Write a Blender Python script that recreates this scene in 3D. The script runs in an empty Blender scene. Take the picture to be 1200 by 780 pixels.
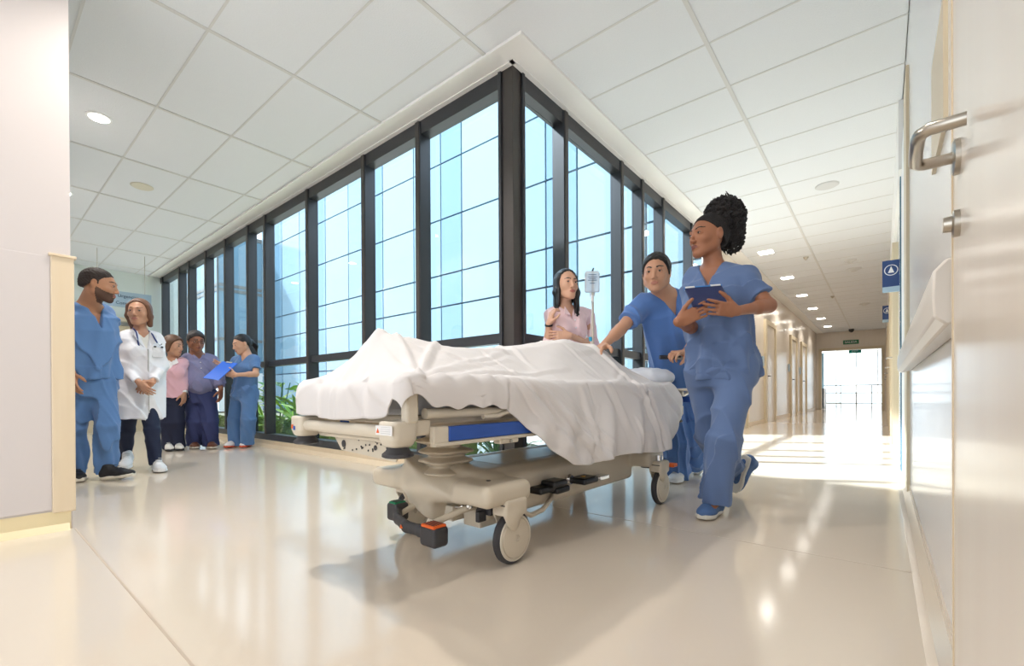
import bpy, bmesh, math, random
import numpy as np
from mathutils import Vector, Matrix

SC = bpy.context.scene
COL = SC.collection
PI = math.pi
H_EYE = 0.63            # camera height
CEIL = 2.885            # ceiling height
GX, GY = -1.943, 2.389  # corner of the two glass facades (faces towards the halls)

def lin(c):
    return tuple(((v/255)/12.92 if v/255 <= .04045 else ((v/255+.055)/1.055)**2.4) for v in c)

# ------------------------------------------------------------------ camera
YAW, PITCH, ROLL, FPX, CY = 39.413, -0.1576, -0.3037, 528.54, 463.47
t_, a_, r_ = (math.radians(v) for v in (YAW, PITCH, ROLL))
VD = Vector((-math.sin(t_)*math.cos(a_), math.cos(t_)*math.cos(a_), math.sin(a_)))
VR0 = Vector((math.cos(t_), math.sin(t_), 0)); VU0 = VR0.cross(VD)
VR = VR0*math.cos(r_)+VU0*math.sin(r_); VU = -VR0*math.sin(r_)+VU0*math.cos(r_)
cam_data = bpy.data.cameras.new('camera')
cam = bpy.data.objects.new('camera', cam_data); COL.objects.link(cam)
cam.matrix_world = Matrix(((VR.x, VU.x, -VD.x, 0), (VR.y, VU.y, -VD.y, 0), (VR.z, VU.z, -VD.z, H_EYE), (0, 0, 0, 1)))
cam_data.sensor_width = 36; cam_data.lens = FPX/1200*36
cam_data.shift_y = (CY-390)/1200
cam_data.clip_start = .02; cam_data.clip_end = 200
cam_data.dof.use_dof = False
SC.camera = cam

# ------------------------------------------------------------------ world, sun, exposure
w = bpy.data.worlds.new('sky'); SC.world = w; w.use_nodes = True
nt = w.node_tree; nt.nodes.clear()
out = nt.nodes.new('ShaderNodeOutputWorld'); bg = nt.nodes.new('ShaderNodeBackground')
tc = nt.nodes.new('ShaderNodeTexCoord'); sep = nt.nodes.new('ShaderNodeSeparateXYZ'); cr = nt.nodes.new('ShaderNodeValToRGB')
nt.links.new(tc.outputs['Generated'], sep.inputs[0]); nt.links.new(sep.outputs['Z'], cr.inputs[0])
cr.color_ramp.elements[0].position = 0.0; cr.color_ramp.elements[0].color = (.88, .94, 1, 1)
cr.color_ramp.elements[1].position = 0.8; cr.color_ramp.elements[1].color = (.66, .82, 1, 1)
nt.links.new(cr.outputs[0], bg.inputs[0]); bg.inputs[1].default_value = 1.9
nt.links.new(bg.outputs[0], out.inputs[0])
sun_d = bpy.data.lights.new('sun', 'SUN'); sun = bpy.data.objects.new('sun', sun_d); COL.objects.link(sun)
sun_dir = Vector((1, .53, -1.12)).normalized()
sun.rotation_euler = sun_dir.to_track_quat('-Z', 'Y').to_euler()
sun_d.energy = 8.5; sun_d.angle = math.radians(2.5); sun_d.color = (.95, .975, 1)
vs = SC.view_settings
vs.view_transform = 'Standard'; vs.look = 'None'; vs.gamma = 1; vs.use_curve_mapping = False
vs.exposure = 0.68

# recessed lamps are built with the ceiling; list kept here for tuning
SPOT_W = 55.0
DOWNLIGHTS_LEFT = [(-4.879, .708), (-6.96, .708), (-2.62, .93), (-.72, .708), (-9.04, .708)]
DOWNLIGHTS_RIGHT = [(-1.435, 8.158), (-1.435, 10.23), (-1.435, 12.3), (-1.435, 14.4), (-1.435, 16.5), (-1.435, 18.6), (-1.435, 6.08)]

# ------------------------------------------------------------------ materials
def nodes(m):
    return m.node_tree.nodes, m.node_tree.links
def mat(name, rgb, rough=.5, metal=0, bump=None, var=None, spec=None, coat=0, trans=0, emit=None, sheen=0, sub=0, stretch=None):
    m = bpy.data.materials.new(name); m.use_nodes = True
    N, L = nodes(m); b = N['Principled BSDF']
    c = lin(rgb)
    b.inputs['Base Color'].default_value = (*c, 1); b.inputs['Roughness'].default_value = rough
    b.inputs['Metallic'].default_value = metal
    if spec is not None: b.inputs['Specular IOR Level'].default_value = spec
    if coat: b.inputs['Coat Weight'].default_value = coat; b.inputs['Coat Roughness'].default_value = .08
    if trans: b.inputs['Transmission Weight'].default_value = trans
    if sheen: b.inputs['Sheen Weight'].default_value = sheen
    if sub:
        b.inputs['Subsurface Weight'].default_value = sub; b.inputs['Subsurface Radius'].default_value = (.01, .004, .002)
    if emit: b.inputs['Emission Color'].default_value = (*lin(emit[0]), 1); b.inputs['Emission Strength'].default_value = emit[1]
    if bump or var:
        co = N.new('ShaderNodeTexCoord'); mp = N.new('ShaderNodeMapping')
        L.new(co.outputs['Object'], mp.inputs[0])
        if stretch: mp.inputs['Scale'].default_value = stretch
    if bump:
        nz = N.new('ShaderNodeTexNoise'); nz.inputs['Scale'].default_value = bump[0]; nz.inputs['Detail'].default_value = 3
        bp = N.new('ShaderNodeBump'); bp.inputs['Strength'].default_value = bump[1]; bp.inputs['Distance'].default_value = bump[2] if len(bump) > 2 else .01
        L.new(mp.outputs[0], nz.inputs['Vector']); L.new(nz.outputs[0], bp.inputs['Height']); L.new(bp.outputs[0], b.inputs['Normal'])
    if var:
        nz = N.new('ShaderNodeTexNoise'); nz.inputs['Scale'].default_value = var[0]; nz.inputs['Detail'].default_value = 4
        mx = N.new('ShaderNodeMix'); mx.data_type = 'RGBA'
        mx.inputs[6].default_value = (*c, 1); mx.inputs[7].default_value = (*lin(var[1]), 1)
        L.new(mp.outputs[0], nz.inputs['Vector']); L.new(nz.outputs[0], mx.inputs[0]); L.new(mx.outputs[2], b.inputs['Base Color'])
    return m

def glass_mat(name, tint, gl=.06):
    m = bpy.data.materials.new(name); m.use_nodes = True; N, L = nodes(m)
    N.remove(N['Principled BSDF']); o = N['Material Output']
    tr = N.new('ShaderNodeBsdfTransparent'); tr.inputs[0].default_value = (*tint, 1)
    g = N.new('ShaderNodeBsdfGlossy'); g.inputs['Roughness'].default_value = .01
    lw = N.new('ShaderNodeLayerWeight'); lw.inputs[0].default_value = .5
    pw = N.new('ShaderNodeMath'); pw.operation = 'POWER'; pw.inputs[1].default_value = 5
    fr = N.new('ShaderNodeMath'); fr.operation = 'MULTIPLY_ADD'; fr.inputs[1].default_value = .8; fr.inputs[2].default_value = .03
    L.new(lw.outputs['Facing'], pw.inputs[0]); L.new(pw.outputs[0], fr.inputs[0])
    mx = N.new('ShaderNodeMixShader')
    L.new(fr.outputs[0], mx.inputs[0]); L.new(tr.outputs[0], mx.inputs[1]); L.new(g.outputs[0], mx.inputs[2]); L.new(mx.outputs[0], o.inputs[0])
    return m

M = {}
M['floor'] = mat('polished_vinyl', (224, 210, 192), .12, var=(.7, (219, 204, 185)), bump=(2.2, .10, .004), spec=.65)
M['ceiling_tile'] = mat('mineral_tile', (230, 232, 235), .9, bump=(90, .5, .004), var=(160, (220, 222, 225)))
M['grid'] = mat('grid_white', (210, 209, 207), .6)
M['plaster'] = mat('white_plaster', (238, 236, 233), .7, bump=(40, .05))
M['leftwall'] = mat('satin_wall_panel', (212, 203, 199), .35, bump=(3, .03))
M['cream'] = mat('cream_laminate', (226, 208, 180), .35, var=(6, (220, 199, 168)), stretch=(6, 6, .4))
M['beige'] = mat('beige_trim', (214, 198, 168), .4)
M['corridor'] = mat('glossy_cream_wall', (232, 222, 208), .22, var=(3, (226, 214, 198)), stretch=(4, 4, .2))
M['whitepanel'] = mat('white_glossy_panel', (232, 231, 232), .16, bump=(5, .04, .004), stretch=(1, 1, .1))
M['doorleaf'] = mat('satin_cream_door', (226, 217, 207), .2, var=(3, (217, 205, 192)), stretch=(3, 3, .15))
M['mullion'] = mat('dark_anodised', (62, 64, 68), .38, .3)
M['mullion2'] = mat('dark_bronze_cap', (72, 68, 66), .4, .3)
M['glass'] = glass_mat('window_glass', (.93, .975, .99))
M['steel'] = mat('brushed_steel', (180, 172, 160), .28, 1)
M['chrome'] = mat('chrome', (215, 215, 218), .12, 1)
M['plastic'] = mat('beige_plastic', (208, 195, 174), .38, bump=(30, .02))
M['plastic2'] = mat('pale_metal_paint', (214, 203, 184), .3)
M['dark'] = mat('dark_rubber', (58, 56, 58), .55)
M['black'] = mat('black_plastic', (26, 26, 28), .35)
M['blue'] = mat('blue_panel', (38, 82, 168), .35)
M['green'] = mat('green_pad', (20, 120, 80), .5)
M['orange'] = mat('orange_pad', (232, 100, 30), .5)
M['yellow'] = mat('yellow_grip', (225, 165, 30), .5)
M['sheet'] = mat('white_cotton', (222, 216, 213), .85, bump=(14, .12, .006), sheen=.2)
M['pillow'] = mat('grey_white_pillow', (214, 216, 222), .8)
M['white'] = mat('white_enamel', (240, 240, 240), .4)
M['label'] = mat('paper_label', (240, 238, 236), .5)
M['ledlamp'] = mat('lamp_lens', (255, 255, 255), .4, emit=((255, 250, 240), 12))
M['navysign'] = mat('navy_sign', (36, 66, 120), .4)
M['exitgreen'] = mat('exit_green', (20, 110, 70), .4)
M['exitcyan'] = mat('exit_green_far', (30, 150, 130), .4)
M['signblue'] = mat('greyblue_sign', (168, 190, 205), .4)
M['signink'] = mat('sign_ink', (50, 72, 98), .5)
M['brick'] = mat('grey_concrete', (120, 122, 120), .8)

# ------------------------------------------------------------------ mesh helpers
class MB:
    def __init__(s): s.v = []; s.f = []; s.m = []
    def add(s, vs_, fs, mi=0):
        o = len(s.v); s.v += [tuple(p) for p in vs_]; s.f += [tuple(i+o for i in f) for f in fs]; s.m += [mi]*len(fs); return s
    def box(s, x0, x1, y0, y1, z0, z1, mi=0):
        v = [(x, y, z) for z in (z0, z1) for y in (y0, y1) for x in (x0, x1)]
        return s.add(v, [(0, 2, 3, 1), (4, 5, 7, 6), (0, 1, 5, 4), (2, 6, 7, 3), (0, 4, 6, 2), (1, 3, 7, 5)], mi)
    def obox(s, c, ax, ay, az, mi=0):     # oriented box: half-axis vectors
        c = Vector(c); ax = Vector(ax); ay = Vector(ay); az = Vector(az)
        v = [c+ax*i+ay*j+az*k for k in (-1, 1) for j in (-1, 1) for i in (-1, 1)]
        return s.add(v, [(0, 2, 3, 1), (4, 5, 7, 6), (0, 1, 5, 4), (2, 6, 7, 3), (0, 4, 6, 2), (1, 3, 7, 5)], mi)
    def tube(s, pts, r, n=10, mi=0, caps=True):
        pts = [Vector(p) for p in pts]; rs = r if isinstance(r, (list, tuple)) else [r]*len(pts)
        vs_, fs = [], []; up = None
        for i, p in enumerate(pts):
            d = (pts[min(i+1, len(pts)-1)]-pts[max(i-1, 0)]).normalized()
            if up is None: up = d.orthogonal().normalized()
            up = (up-d*up.dot(d)).normalized(); w_ = d.cross(up)
            for k in range(n):
                a = 2*PI*k/n; vs_.append(p+(up*math.cos(a)+w_*math.sin(a))*rs[i])
        for i in range(len(pts)-1):
            for k in range(n):
                fs.append((i*n+k, i*n+(k+1) % n, (i+1)*n+(k+1) % n, (i+1)*n+k))
        if caps: fs += [tuple(range(n-1, -1, -1)), tuple((len(pts)-1)*n+k for k in range(n))]
        return s.add(vs_, fs, mi)
    def lathe(s, c, axis, prof, n=24, mi=0):   # prof: (radius, height along axis)
        c = Vector(c); d = Vector(axis).normalized(); u = d.orthogonal().normalized(); w_ = d.cross(u)
        vs_, fs = [], []
        for r, h in prof:
            for k in range(n):
                a = 2*PI*k/n; vs_.append(c+d*h+(u*math.cos(a)+w_*math.sin(a))*r)
        for i in range(len(prof)-1):
            for k in range(n): fs.append((i*n+k, i*n+(k+1) % n, (i+1)*n+(k+1) % n, (i+1)*n+k))
        fs += [tuple(range(n-1, -1, -1)), tuple((len(prof)-1)*n+k for k in range(n))]
        return s.add(vs_, fs, mi)
    def prism(s, poly, axis, mi=0):            # poly: list of 3D points, extruded along axis vector
        n = len(poly); a = Vector(axis); p = [Vector(q) for q in poly]
        return s.add(p+[q+a for q in p], [tuple(range(n-1, -1, -1)), tuple(range(n, 2*n))]+[(i, (i+1) % n, n+(i+1) % n, n+i) for i in range(n)], mi)
    def mesh(s, name, off=(0, 0, 0)):
        me = bpy.data.meshes.new(name)
        me.from_pydata([(v[0]-off[0], v[1]-off[1], v[2]-off[2]) for v in s.v], [], s.f)
        me.update(); return me

def wloc(o):
    l = Vector(o.location); p = o.parent
    while p: l = l+p.location; p = p.parent
    return l
def fix(me):
    bm = bmesh.new(); bm.from_mesh(me); bmesh.ops.recalc_face_normals(bm, faces=bm.faces); bm.to_mesh(me); bm.free()
def obj(name, mb, mats, parent=None, smooth=False, bevel=0, seg=2, loc=None):
    if loc is None and parent is None and mb.v:
        a = np.array(mb.v); loc = ((a[:, 0].min()+a[:, 0].max())/2, (a[:, 1].min()+a[:, 1].max())/2, a[:, 2].min())
    off = Vector(loc) if loc is not None else Vector((0, 0, 0))
    base = wloc(parent) if parent else Vector((0, 0, 0))
    me = mb.mesh(name, base+(Vector((0, 0, 0)) if parent else off)); fix(me)
    mats = mats if isinstance(mats, (list, tuple)) else [mats]
    for m in mats: me.materials.append(m)
    if len(mats) > 1: me.polygons.foreach_set('material_index', mb.m)
    o = bpy.data.objects.new(name, me); COL.objects.link(o)
    if parent: o.parent = parent
    else: o.location = off
    if smooth:
        me.polygons.foreach_set('use_smooth', [True]*len(me.polygons))
        try: me.set_sharp_from_angle(angle=math.radians(40))
        except Exception: pass
    if bevel:
        b = o.modifiers.new('bevel', 'BEVEL'); b.width = bevel; b.segments = seg; b.limit_method = 'ANGLE'; b.angle_limit = math.radians(40)
    return o
def thing(name, label, cat, loc, group=None):
    o = bpy.data.objects.new(name, None); COL.objects.link(o); o.location = loc; o.empty_display_size = .1
    o['label'] = label; o['category'] = cat
    if group: o['group'] = group
    return o
def tag(o, label, cat, group=None, kind=None):
    o['label'] = label; o['category'] = cat
    if group: o['group'] = group
    if kind: o['kind'] = kind
    return o
def struct(name, mb, m, parent=None, label=None, **k):
    o = obj(name, mb, m, parent, **k)
    if parent is None: o['kind'] = 'structure'
    if label: o['label'] = label
    return o
def clone(root, loc, label=None, parent=None):
    r = root.copy(); COL.objects.link(r); r.location = loc
    if parent: r.parent = parent
    if label: r['label'] = label
    for ch in list(root.children):
        if ch is r: continue
        c = ch.copy(); COL.objects.link(c); c.parent = r
        for g in list(ch.children):
            d = g.copy(); COL.objects.link(d); d.parent = c
    return r
def text(name, s, size, loc, right, up, m, parent=None, depth=.001):
    cu = bpy.data.curves.new(name, 'FONT'); cu.body = s; cu.size = size; cu.extrude = depth; cu.align_x = 'CENTER'; cu.align_y = 'CENTER'
    t = bpy.data.objects.new(name, cu); COL.objects.link(t)
    right = Vector(right).normalized(); up = Vector(up).normalized(); n = right.cross(up)
    dg = bpy.context.evaluated_depsgraph_get(); me = bpy.data.meshes.new_from_object(t.evaluated_get(dg))
    bpy.data.objects.remove(t)
    R3 = Matrix((right, up, n)).transposed()
    base = wloc(parent) if parent else Vector((0, 0, 0))
    me.transform(Matrix.Translation(Vector(loc)-base) @ R3.to_4x4())
    me.materials.clear(); me.materials.append(m)
    o = bpy.data.objects.new(name, me); COL.objects.link(o)
    if parent: o.parent = parent
    return o
def at(u, v, D):   # a point D metres ahead of the camera station along its axis, seen at photo position u, v
    return Vector((0, 0, H_EYE))+(VD+VR*((u-600)/FPX)-VU*((v-CY)/FPX))*D
# ================================================================== the setting
XW = .127      # right wall
XLW = -3.007   # wall on the left, its corner at y = .33
XEND, YEND = -10.6, 20.6
# floor
f = MB().box(-12, .6, -4.5, 34, -.12, 0)
floor = struct('floor', f, M['floor'], loc=(0, 0, -.12))
s_ = MB().box(-2.994, .127, .334, .340, .0002, .0012); struct('floor_seam', s_, mat('seam', (190, 172, 152), .5), floor)
s_ = MB().box(-1.94, .127, 2.1, 2.105, .0002, .0010); struct('floor_seam', s_, mat('seam2', (205, 190, 172), .4), floor)
# ceiling slab + tiles in an exposed grid
c = MB().box(-12, .6, -4.5, GY+.02, CEIL+.03, CEIL+.15); ceiling = struct('ceiling', c, M['plaster'], loc=(0, 0, CEIL+.03))
c = MB().box(GX-.02, .6, GY+.02, 34, CEIL+.03, CEIL+.15); struct('ceiling_slab', c, M['plaster'], ceiling)
YL = [-.87+1.165*k for k in range(1, 2)]+[-.87-1.165*k for k in range(0, 9)]
XS = [.97+.5225*k for k in range(-8, 60)]
tile_cache = {}
tcount = 0
def tile(x0, x1, y0, y1):
    global tcount
    g = .005; key = (round(x1-x0, 3), round(y1-y0, 3))
    if key not in tile_cache:
        hx, hy = (x1-x0)/2-g, (y1-y0)/2-g
        mb = MB().box(-hx, hx, -hy, hy, 0, .03)
        me = mb.mesh('ceiling_tile'); fix(me); me.materials.append(M['ceiling_tile']); tile_cache[key] = me
    o = bpy.data.objects.new('ceiling_tile', tile_cache[key]); COL.objects.link(o); o.parent = ceiling
    o.location = Vector(((x0+x1)/2, (y0+y1)/2, CEIL-.001))-wloc(ceiling); tcount += 1
xs = [-10.60]+[-.87-1.165*k for k in range(8, -1, -1)]+[XW]
YB, XB = 2.22, -1.74     # inner edge of the plaster margin along the glass
ys = [y for y in XS if y < YB-.05]
for i in range(len(xs)-1):
    for j in range(len(ys)):
        y0, y1 = ys[j], (ys[j+1] if j+1 < len(ys) else YB)
        if y1 < -.9 or (xs[i+1] < XLW-.2 and y1 < .2): continue
        if xs[i] >= -1.75-.3 and j+1 == len(ys) and xs[i] > -2.1: y1 = ys[j]+.5225
        tile(xs[i], xs[i+1], y0, y1)
        if xs[i] > -2.1 and xs[i] < -1 and j+1 == len(ys): pass
j0 = len(ys)
Y = ys[-1]+.5225
while Y < YEND-.01:
    y1 = min(Y+.5225, YEND)
    tile(XB, -.87, Y, y1); tile(-.87, XW, Y, y1); Y += .5225
rest = MB()
for i in range(len(xs)-1):
    if xs[i+1] <= XLW+.3:
        continue
    rest.box(xs[i]+.01, xs[i+1]-.01, -4.4, -1.2, CEIL-.001, CEIL+.03)
struct('ceiling_field', rest, M['ceiling_tile'], ceiling)['kind'] = 'stuff'
# grid runners (main runs a little wider)
for x in xs[1:-1]:
    y1 = YEND if x > -1 else (YB if x < XB else YB)
    struct('grid_runner', MB().box(x-.013, x+.013, -4.4, y1, CEIL-.006, CEIL+.01), M['grid'], ceiling)
for k, y in enumerate(XS):
    if y < -.9 or y > YEND: continue
    x0 = XEND if y < YB else XB
    if y < .3: x0 = XLW
    struct('grid_runner', MB().box(x0, XW, y-.007, y+.007, CEIL-.004, CEIL+.01), M['grid'], ceiling)
# plaster margin and stepped edge round the glass corner
m = MB().box(XEND, XB, YB, GY+.05, CEIL-.004, CEIL+.02).box(GX-.05, XB, GY+.05, YEND, CEIL-.004, CEIL+.02)
struct('trim_1', m, M['plaster'], loc=(XB, YB, CEIL-.004), label='flat white plaster margin round the glazed corner')
m = MB().box(XEND, XB+.015, YB-.015, YB, CEIL-.02, CEIL).box(XB, XB+.015, YB, YEND, CEIL-.02, CEIL)
m.box(XEND, GX+.03, GY-.035, GY, CEIL-.012, CEIL).box(GX, GX+.035, GY-.035, 7.55, CEIL-.012, CEIL)
struct('trim_2', m, M['plaster'], loc=(XB, YB, CEIL-.02), label='thin white bead edging the ceiling margin')

# walls
w_ = MB().box(XLW-.12, XLW, -4.4, .33, 0, CEIL+.03)
wl = struct('wall_left', w_, M['leftwall'])
struct('end_panel', MB().box(-10.6, XLW-.12, .2, .33, 0, CEIL), M['leftwall'], wl)
struct('corner_guard', MB().box(XLW-.03, XLW+.012, .262, .342, .085, 1.295), M['cream'], wl, bevel=.004)
struct('wall_panel', MB().box(XLW, XLW+.007, -3.9, .262, .10, 1.285), M['leftwall'], wl, bevel=.002)
struct('guard_cap', MB().box(XLW-.03, XLW+.018, .255, .35, 1.29, 1.302), M['cream'], wl, bevel=.002)
b_ = MB().box(XLW-.01, XLW+.004, -4.4, .325, 0, .092).prism([(XLW+.004, -4.4, 0), (XLW+.03, -4.4, 0), (XLW+.004, -4.4, .03)], (0, 4.72, 0))
struct('baseboard_left', b_, mat('yellow_cream_skirting', (232, 214, 172), .3))
# end wall of the left hall, with door and way-finding sign
we = MB().box(XEND-.1, XEND, .2, GY+.3, 0, CEIL+.03)
struct('wall_left_end', we, mat('pale_mint_wall', (222, 230, 224), .5))
dm = MB().box(XEND, XEND+.04, .98, 2.12, 0, 1.98)
d1 = struct('door_1', dm, M['beige'], label='beige double door at the far end of the left hall')
struct('door_frame', MB().box(XEND, XEND+.06, .91, .98, 0, 2.05).box(XEND, XEND+.06, 2.12, 2.19, 0, 2.05).box(XEND, XEND+.06, .91, 2.19, 1.98, 2.05), M['cream'], d1)
struct('door_closer', MB().box(XEND+.04, XEND+.09, 1.7, 2.05, 1.90, 1.96), M['steel'], d1)
struct('door_joint', MB().box(XEND+.04, XEND+.043, 1.55, 1.56, 0, 1.98), M['dark'], d1)
sg = obj('wayfinding_sign', MB().box(-9.2, -9.18, 1.22, 1.95, 2.03, 2.27), M['signblue'], loc=(-9.2, 1.58, 2.03))
tag(sg, 'grey-blue hanging direction sign with dark text in the left hall', 'sign')
text('sign_text', 'Urgencias', .065, (-9.178, 1.66, 2.20), (0, 1, 0), (0, 0, 1), M['signink'], sg)
text('sign_text', 'Consultorios', .065, (-9.178, 1.68, 2.09), (0, 1, 0), (0, 0, 1), M['signink'], sg)
for zz in (2.20, 2.09):
    obj('round_symbol', MB().lathe((-9.18, 1.32, zz), (1, 0, 0), [(.045, 0), (.045, .003)]), M['signink'], sg)
    obj('arrow', MB().prism([(-9.176, 1.295, zz-.02), (-9.176, 1.345, zz-.02), (-9.176, 1.32, zz+.03)], (.002, 0, 0)), M['label'], sg)
for yy in (1.3, 1.87):
    obj('hanging_rod', MB().tube([(-9.19, yy, 2.27), (-9.19, yy, CEIL)], .004, 6), M['steel'], sg)
# right wall
w_ = MB().box(XW, XW+.12, 1.02, YEND, 0, CEIL+.03)
wr = struct('wall_right', w_, M['whitepanel'])
struct('wall_upper', MB().box(.098, XW, 4.6, YEND, 2.35, CEIL), M['plaster'], wr)
bb = MB().box(XW-.006, XW, 1.02, YEND, 0, .07).prism([(XW-.006, 1.0, 0), (XW-.05, 1.0, 0), (XW-.03, 1.0, .006), (XW-.006, 1.0, .04)], (0, 3.0, 0))
struct('baseboard_right', bb, M['floor'])
# near door leaf beside the camera
dn = MB().box(.09, .135, -1.2, 1.03, 0.01, CEIL)
d2 = struct('door_2', dn, M['doorleaf'], label='glossy cream door leaf at the right edge with a steel lever')
struct('door_edge', MB().box(.088, .136, 1.03, 1.037, 0.01, CEIL), M['cream'], d2)
pz = .985
hd = MB().tube([(.09, .955, pz), (.052, .955, pz), (.044, .95, pz), (.040, .94, pz), (.039, .90, pz), (.039, .855, pz), (.041, .84, pz), (.050, .83, pz), (.085, .828, pz)], .0085, 14)
lev = struct('door_lever', hd, M['steel'], d2, smooth=True)
struct('rosette', MB().lathe((.09, .955, pz), (-1, 0, 0), [(.026, 0), (.026, .006), (.022, .008)], 28), M['steel'], d2, smooth=True)
struct('lock_cylinder', MB().lathe((.09, .955, .885), (-1, 0, 0), [(.02, 0), (.02, .007), (.012, .009), (.011, .018)], 24), M['steel'], d2, smooth=True)
# handrail on the right wall
def rail(y0, y1, nm):
    pr = [(XW, y0, .758), (.085, y0, .745), (.068, y0, .76), (.066, y0, .80), (.068, y0, .84), (.085, y0, .86), (XW, y0, .864)]
    return obj(nm, MB().prism(pr, (0, y1-y0, 0)), mat('handrail_vinyl', (222, 213, 202), .35), loc=(XW, y0, .745), bevel=.004, smooth=True)
tag(rail(1.07, 3.5, 'handrail'), 'thick cream wall handrail beside the near door leaf', 'handrail')
# beige post where the recessed door begins + glass door edge
d3 = struct('door_3', MB().box(.112, XW, 3.62, 3.98, 0, 2.6), M['beige'], label='beige door post on the right wall behind the handrail')
struct('glass_edge', MB().box(.110, XW, 4.75, 4.95, 0, CEIL), mat('teal_edge', (70, 110, 130), .2), d3)
struct('white_leaf', MB().box(.118, XW, 3.98, 4.75, 0, 2.5), M['white'], d3)
nf = obj('notice_frame', MB().box(.118, XW, 1.55, 1.9, 1.3, 1.62), M['beige']); tag(nf, 'thin framed notice high on the white right wall panel', 'frame')
# more doors down the right wall
for k, y in enumerate((6.2, 8.6, 11.2, 13.8, 16.6)):
    d = struct('door_%d' % (4+k), MB().box(.095, XW, y, y+.95, 0, 2.1), M['corridor'])
    struct('door_frame', MB().box(.08, XW, y-.08, y, 0, 2.18).box(.08, XW, y+.95, y+1.03, 0, 2.18).box(.08, XW, y, y+.95, 2.1, 2.18), M['beige'], d)
    struct('door_lever', MB().tube([(.095, y+.08, 1.0), (.04, y+.08, 1.0), (.035, y+.2, 1.0)], .01, 8), M['steel'], d)
for k, (y, z, lab) in enumerate(((5.4, 1.6, 'navy blue flag sign with white round symbol, nearest on right wall'), (10.2, 1.9, 'small navy flag sign farther down the right wall'))):
    s0 = obj('flag_sign', MB().box(.0, .125, y, y+.02, z, z+.24), M['navysign']); tag(s0, lab, 'sign')
    obj('round_symbol', MB().lathe((.0625, y, z+.15), (0, -1, 0), [(.05, 0), (.05, .002)], 20), M['label'], s0)
    obj('inner_disc', MB().lathe((.0625, y-.002, z+.15), (0, -1, 0), [(.043, 0), (.043, .0015)], 20), M['navysign'], s0)
    obj('figure', MB().prism([(.04, y-.004, z+.125), (.085, y-.004, z+.125), (.0625, y-.004, z+.185)], (0, -.001, 0)), M['label'], s0)
    obj('lower_panel', MB().box(.0, .125, y+.001, y+.019, z-.05, z), M['signblue'], s0)
# left wall of the right corridor, past the glass
w_ = MB().box(GX-.3, GX, 7.55, YEND, 0, CEIL+.03)
wc = struct('wall_corridor', w_, M['corridor'])
struct('baseboard_corridor', MB().box(GX, GX+.012, 7.55, YEND, 0, .08), M['cream'])
for k, y in enumerate((8.1, 10.9, 14.3, 16.4)):
    d = struct('door_%d' % (9+k), MB().box(GX, GX+.02, y, y+.95, 0, 2.1), M['corridor'])
    struct('door_frame', MB().box(GX, GX+.05, y-.14, y, 0, 2.2).box(GX, GX+.05, y+.95, y+1.09, 0, 2.2).box(GX, GX+.05, y, y+.95, 2.1, 2.2), M['beige'], d)
    struct('door_lever', MB().tube([(GX+.02, y+.12, 1.0), (GX+.07, y+.12, 1.0), (GX+.07, y+.24, 1.0)], .012, 8), M['black'], d)
    struct('door_reader', MB().box(GX, GX+.03, y-.36, y-.24, 1.2, 1.4), M['signblue'], d)
# end wall with wide opening
ew = MB().box(GX, -1.80, YEND, YEND+.15, 0, CEIL).box(-1.80, .0, YEND, YEND+.15, 2.22, CEIL).box(0, XW, YEND, YEND+.15, 0, CEIL)
struct('wall_end', ew, M['corridor'])
struct('trim_3', MB().box(-1.87, -1.78, YEND-.03, YEND+.18, 0, 2.29).box(-.03, .06, YEND-.03, YEND+.18, 0, 2.29).box(-1.78, -.03, YEND-.03, YEND+.18, 2.20, 2.29), M['beige'], label='beige frame round the opening at the corridor end')
ex = obj('exit_sign', MB().box(-1.12, -.66, YEND-.05, YEND-.02, 2.40, 2.55), M['exitgreen']); tag(ex, 'green sign with white letters above the corridor end opening', 'sign')
text('sign_text', 'SALIDA', .11, (-.89, YEND-.052, 2.475), (1, 0, 0), (0, 0, 1), M['label'], ex)
# bright space beyond the opening
bx = MB().box(-3.2, -3.1, YEND+.15, 31, 0, CEIL).box(.25, .35, YEND+.15, 31, 0, CEIL)
struct('wall_beyond', bx, M['white'])
struct('ceiling_beyond', MB().box(-3.2, .35, YEND+.15, 27.5, CEIL-.1, CEIL), M['plaster'])
wn = struct('window_3', MB().box(-3.1, .25, 31, 31.02, .0, CEIL), M['glass'])
for x in (-2.9, -2.0, -1.1, -.2): struct('window_frame', MB().box(x-.03, x+.03, 30.9, 31, 0, CEIL), M['white'], wn)
rl = thing('balustrade', 'thin metal balustrade before the bright window at corridor end', 'railing', (-1.4, 27.5, 0))
for z in (1.0, .62, .1): obj('rail', MB().tube([(-3.0, 27.5, z), (.2, 27.5, z)], .022, 8), M['steel'], rl)
for x in np.arange(-2.8, .2, .6): obj('post', MB().tube([(x, 27.5, 0), (x, 27.5, 1.0)], .018, 8), M['steel'], rl)
dd = struct('door_13', MB().box(-1.85, -1.80, 21.6, 22.5, 0, 2.2), mat('blue_glass_leaf', (130, 180, 205), .15), label='pale blue glazed door leaf standing open beyond the opening')
struct('lower_leaf', MB().box(-1.86, -1.79, 21.6, 22.5, 0, .8), M['white'], dd)
struct('trim_4', MB().box(-2.1, -2.02, 24, 24.1, 0, 2.1), mat('grey_post', (120, 130, 140), .4), label='slim grey post standing in the bright space')
e2 = obj('exit_sign', MB().box(-1.2, -.75, 26.0, 26.03, 2.45, 2.6), M['exitcyan']); tag(e2, 'small teal exit sign hanging in the bright space beyond', 'sign')
text('sign_text', 'EXIT', .12, (-.975, 25.995, 2.525), (1, 0, 0), (0, 0, 1), M['label'], e2)
obj('hanging_rod', MB().box(-.98, -.97, 26.01, 26.02, 2.6, CEIL-.1), M['steel'], e2)

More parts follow.
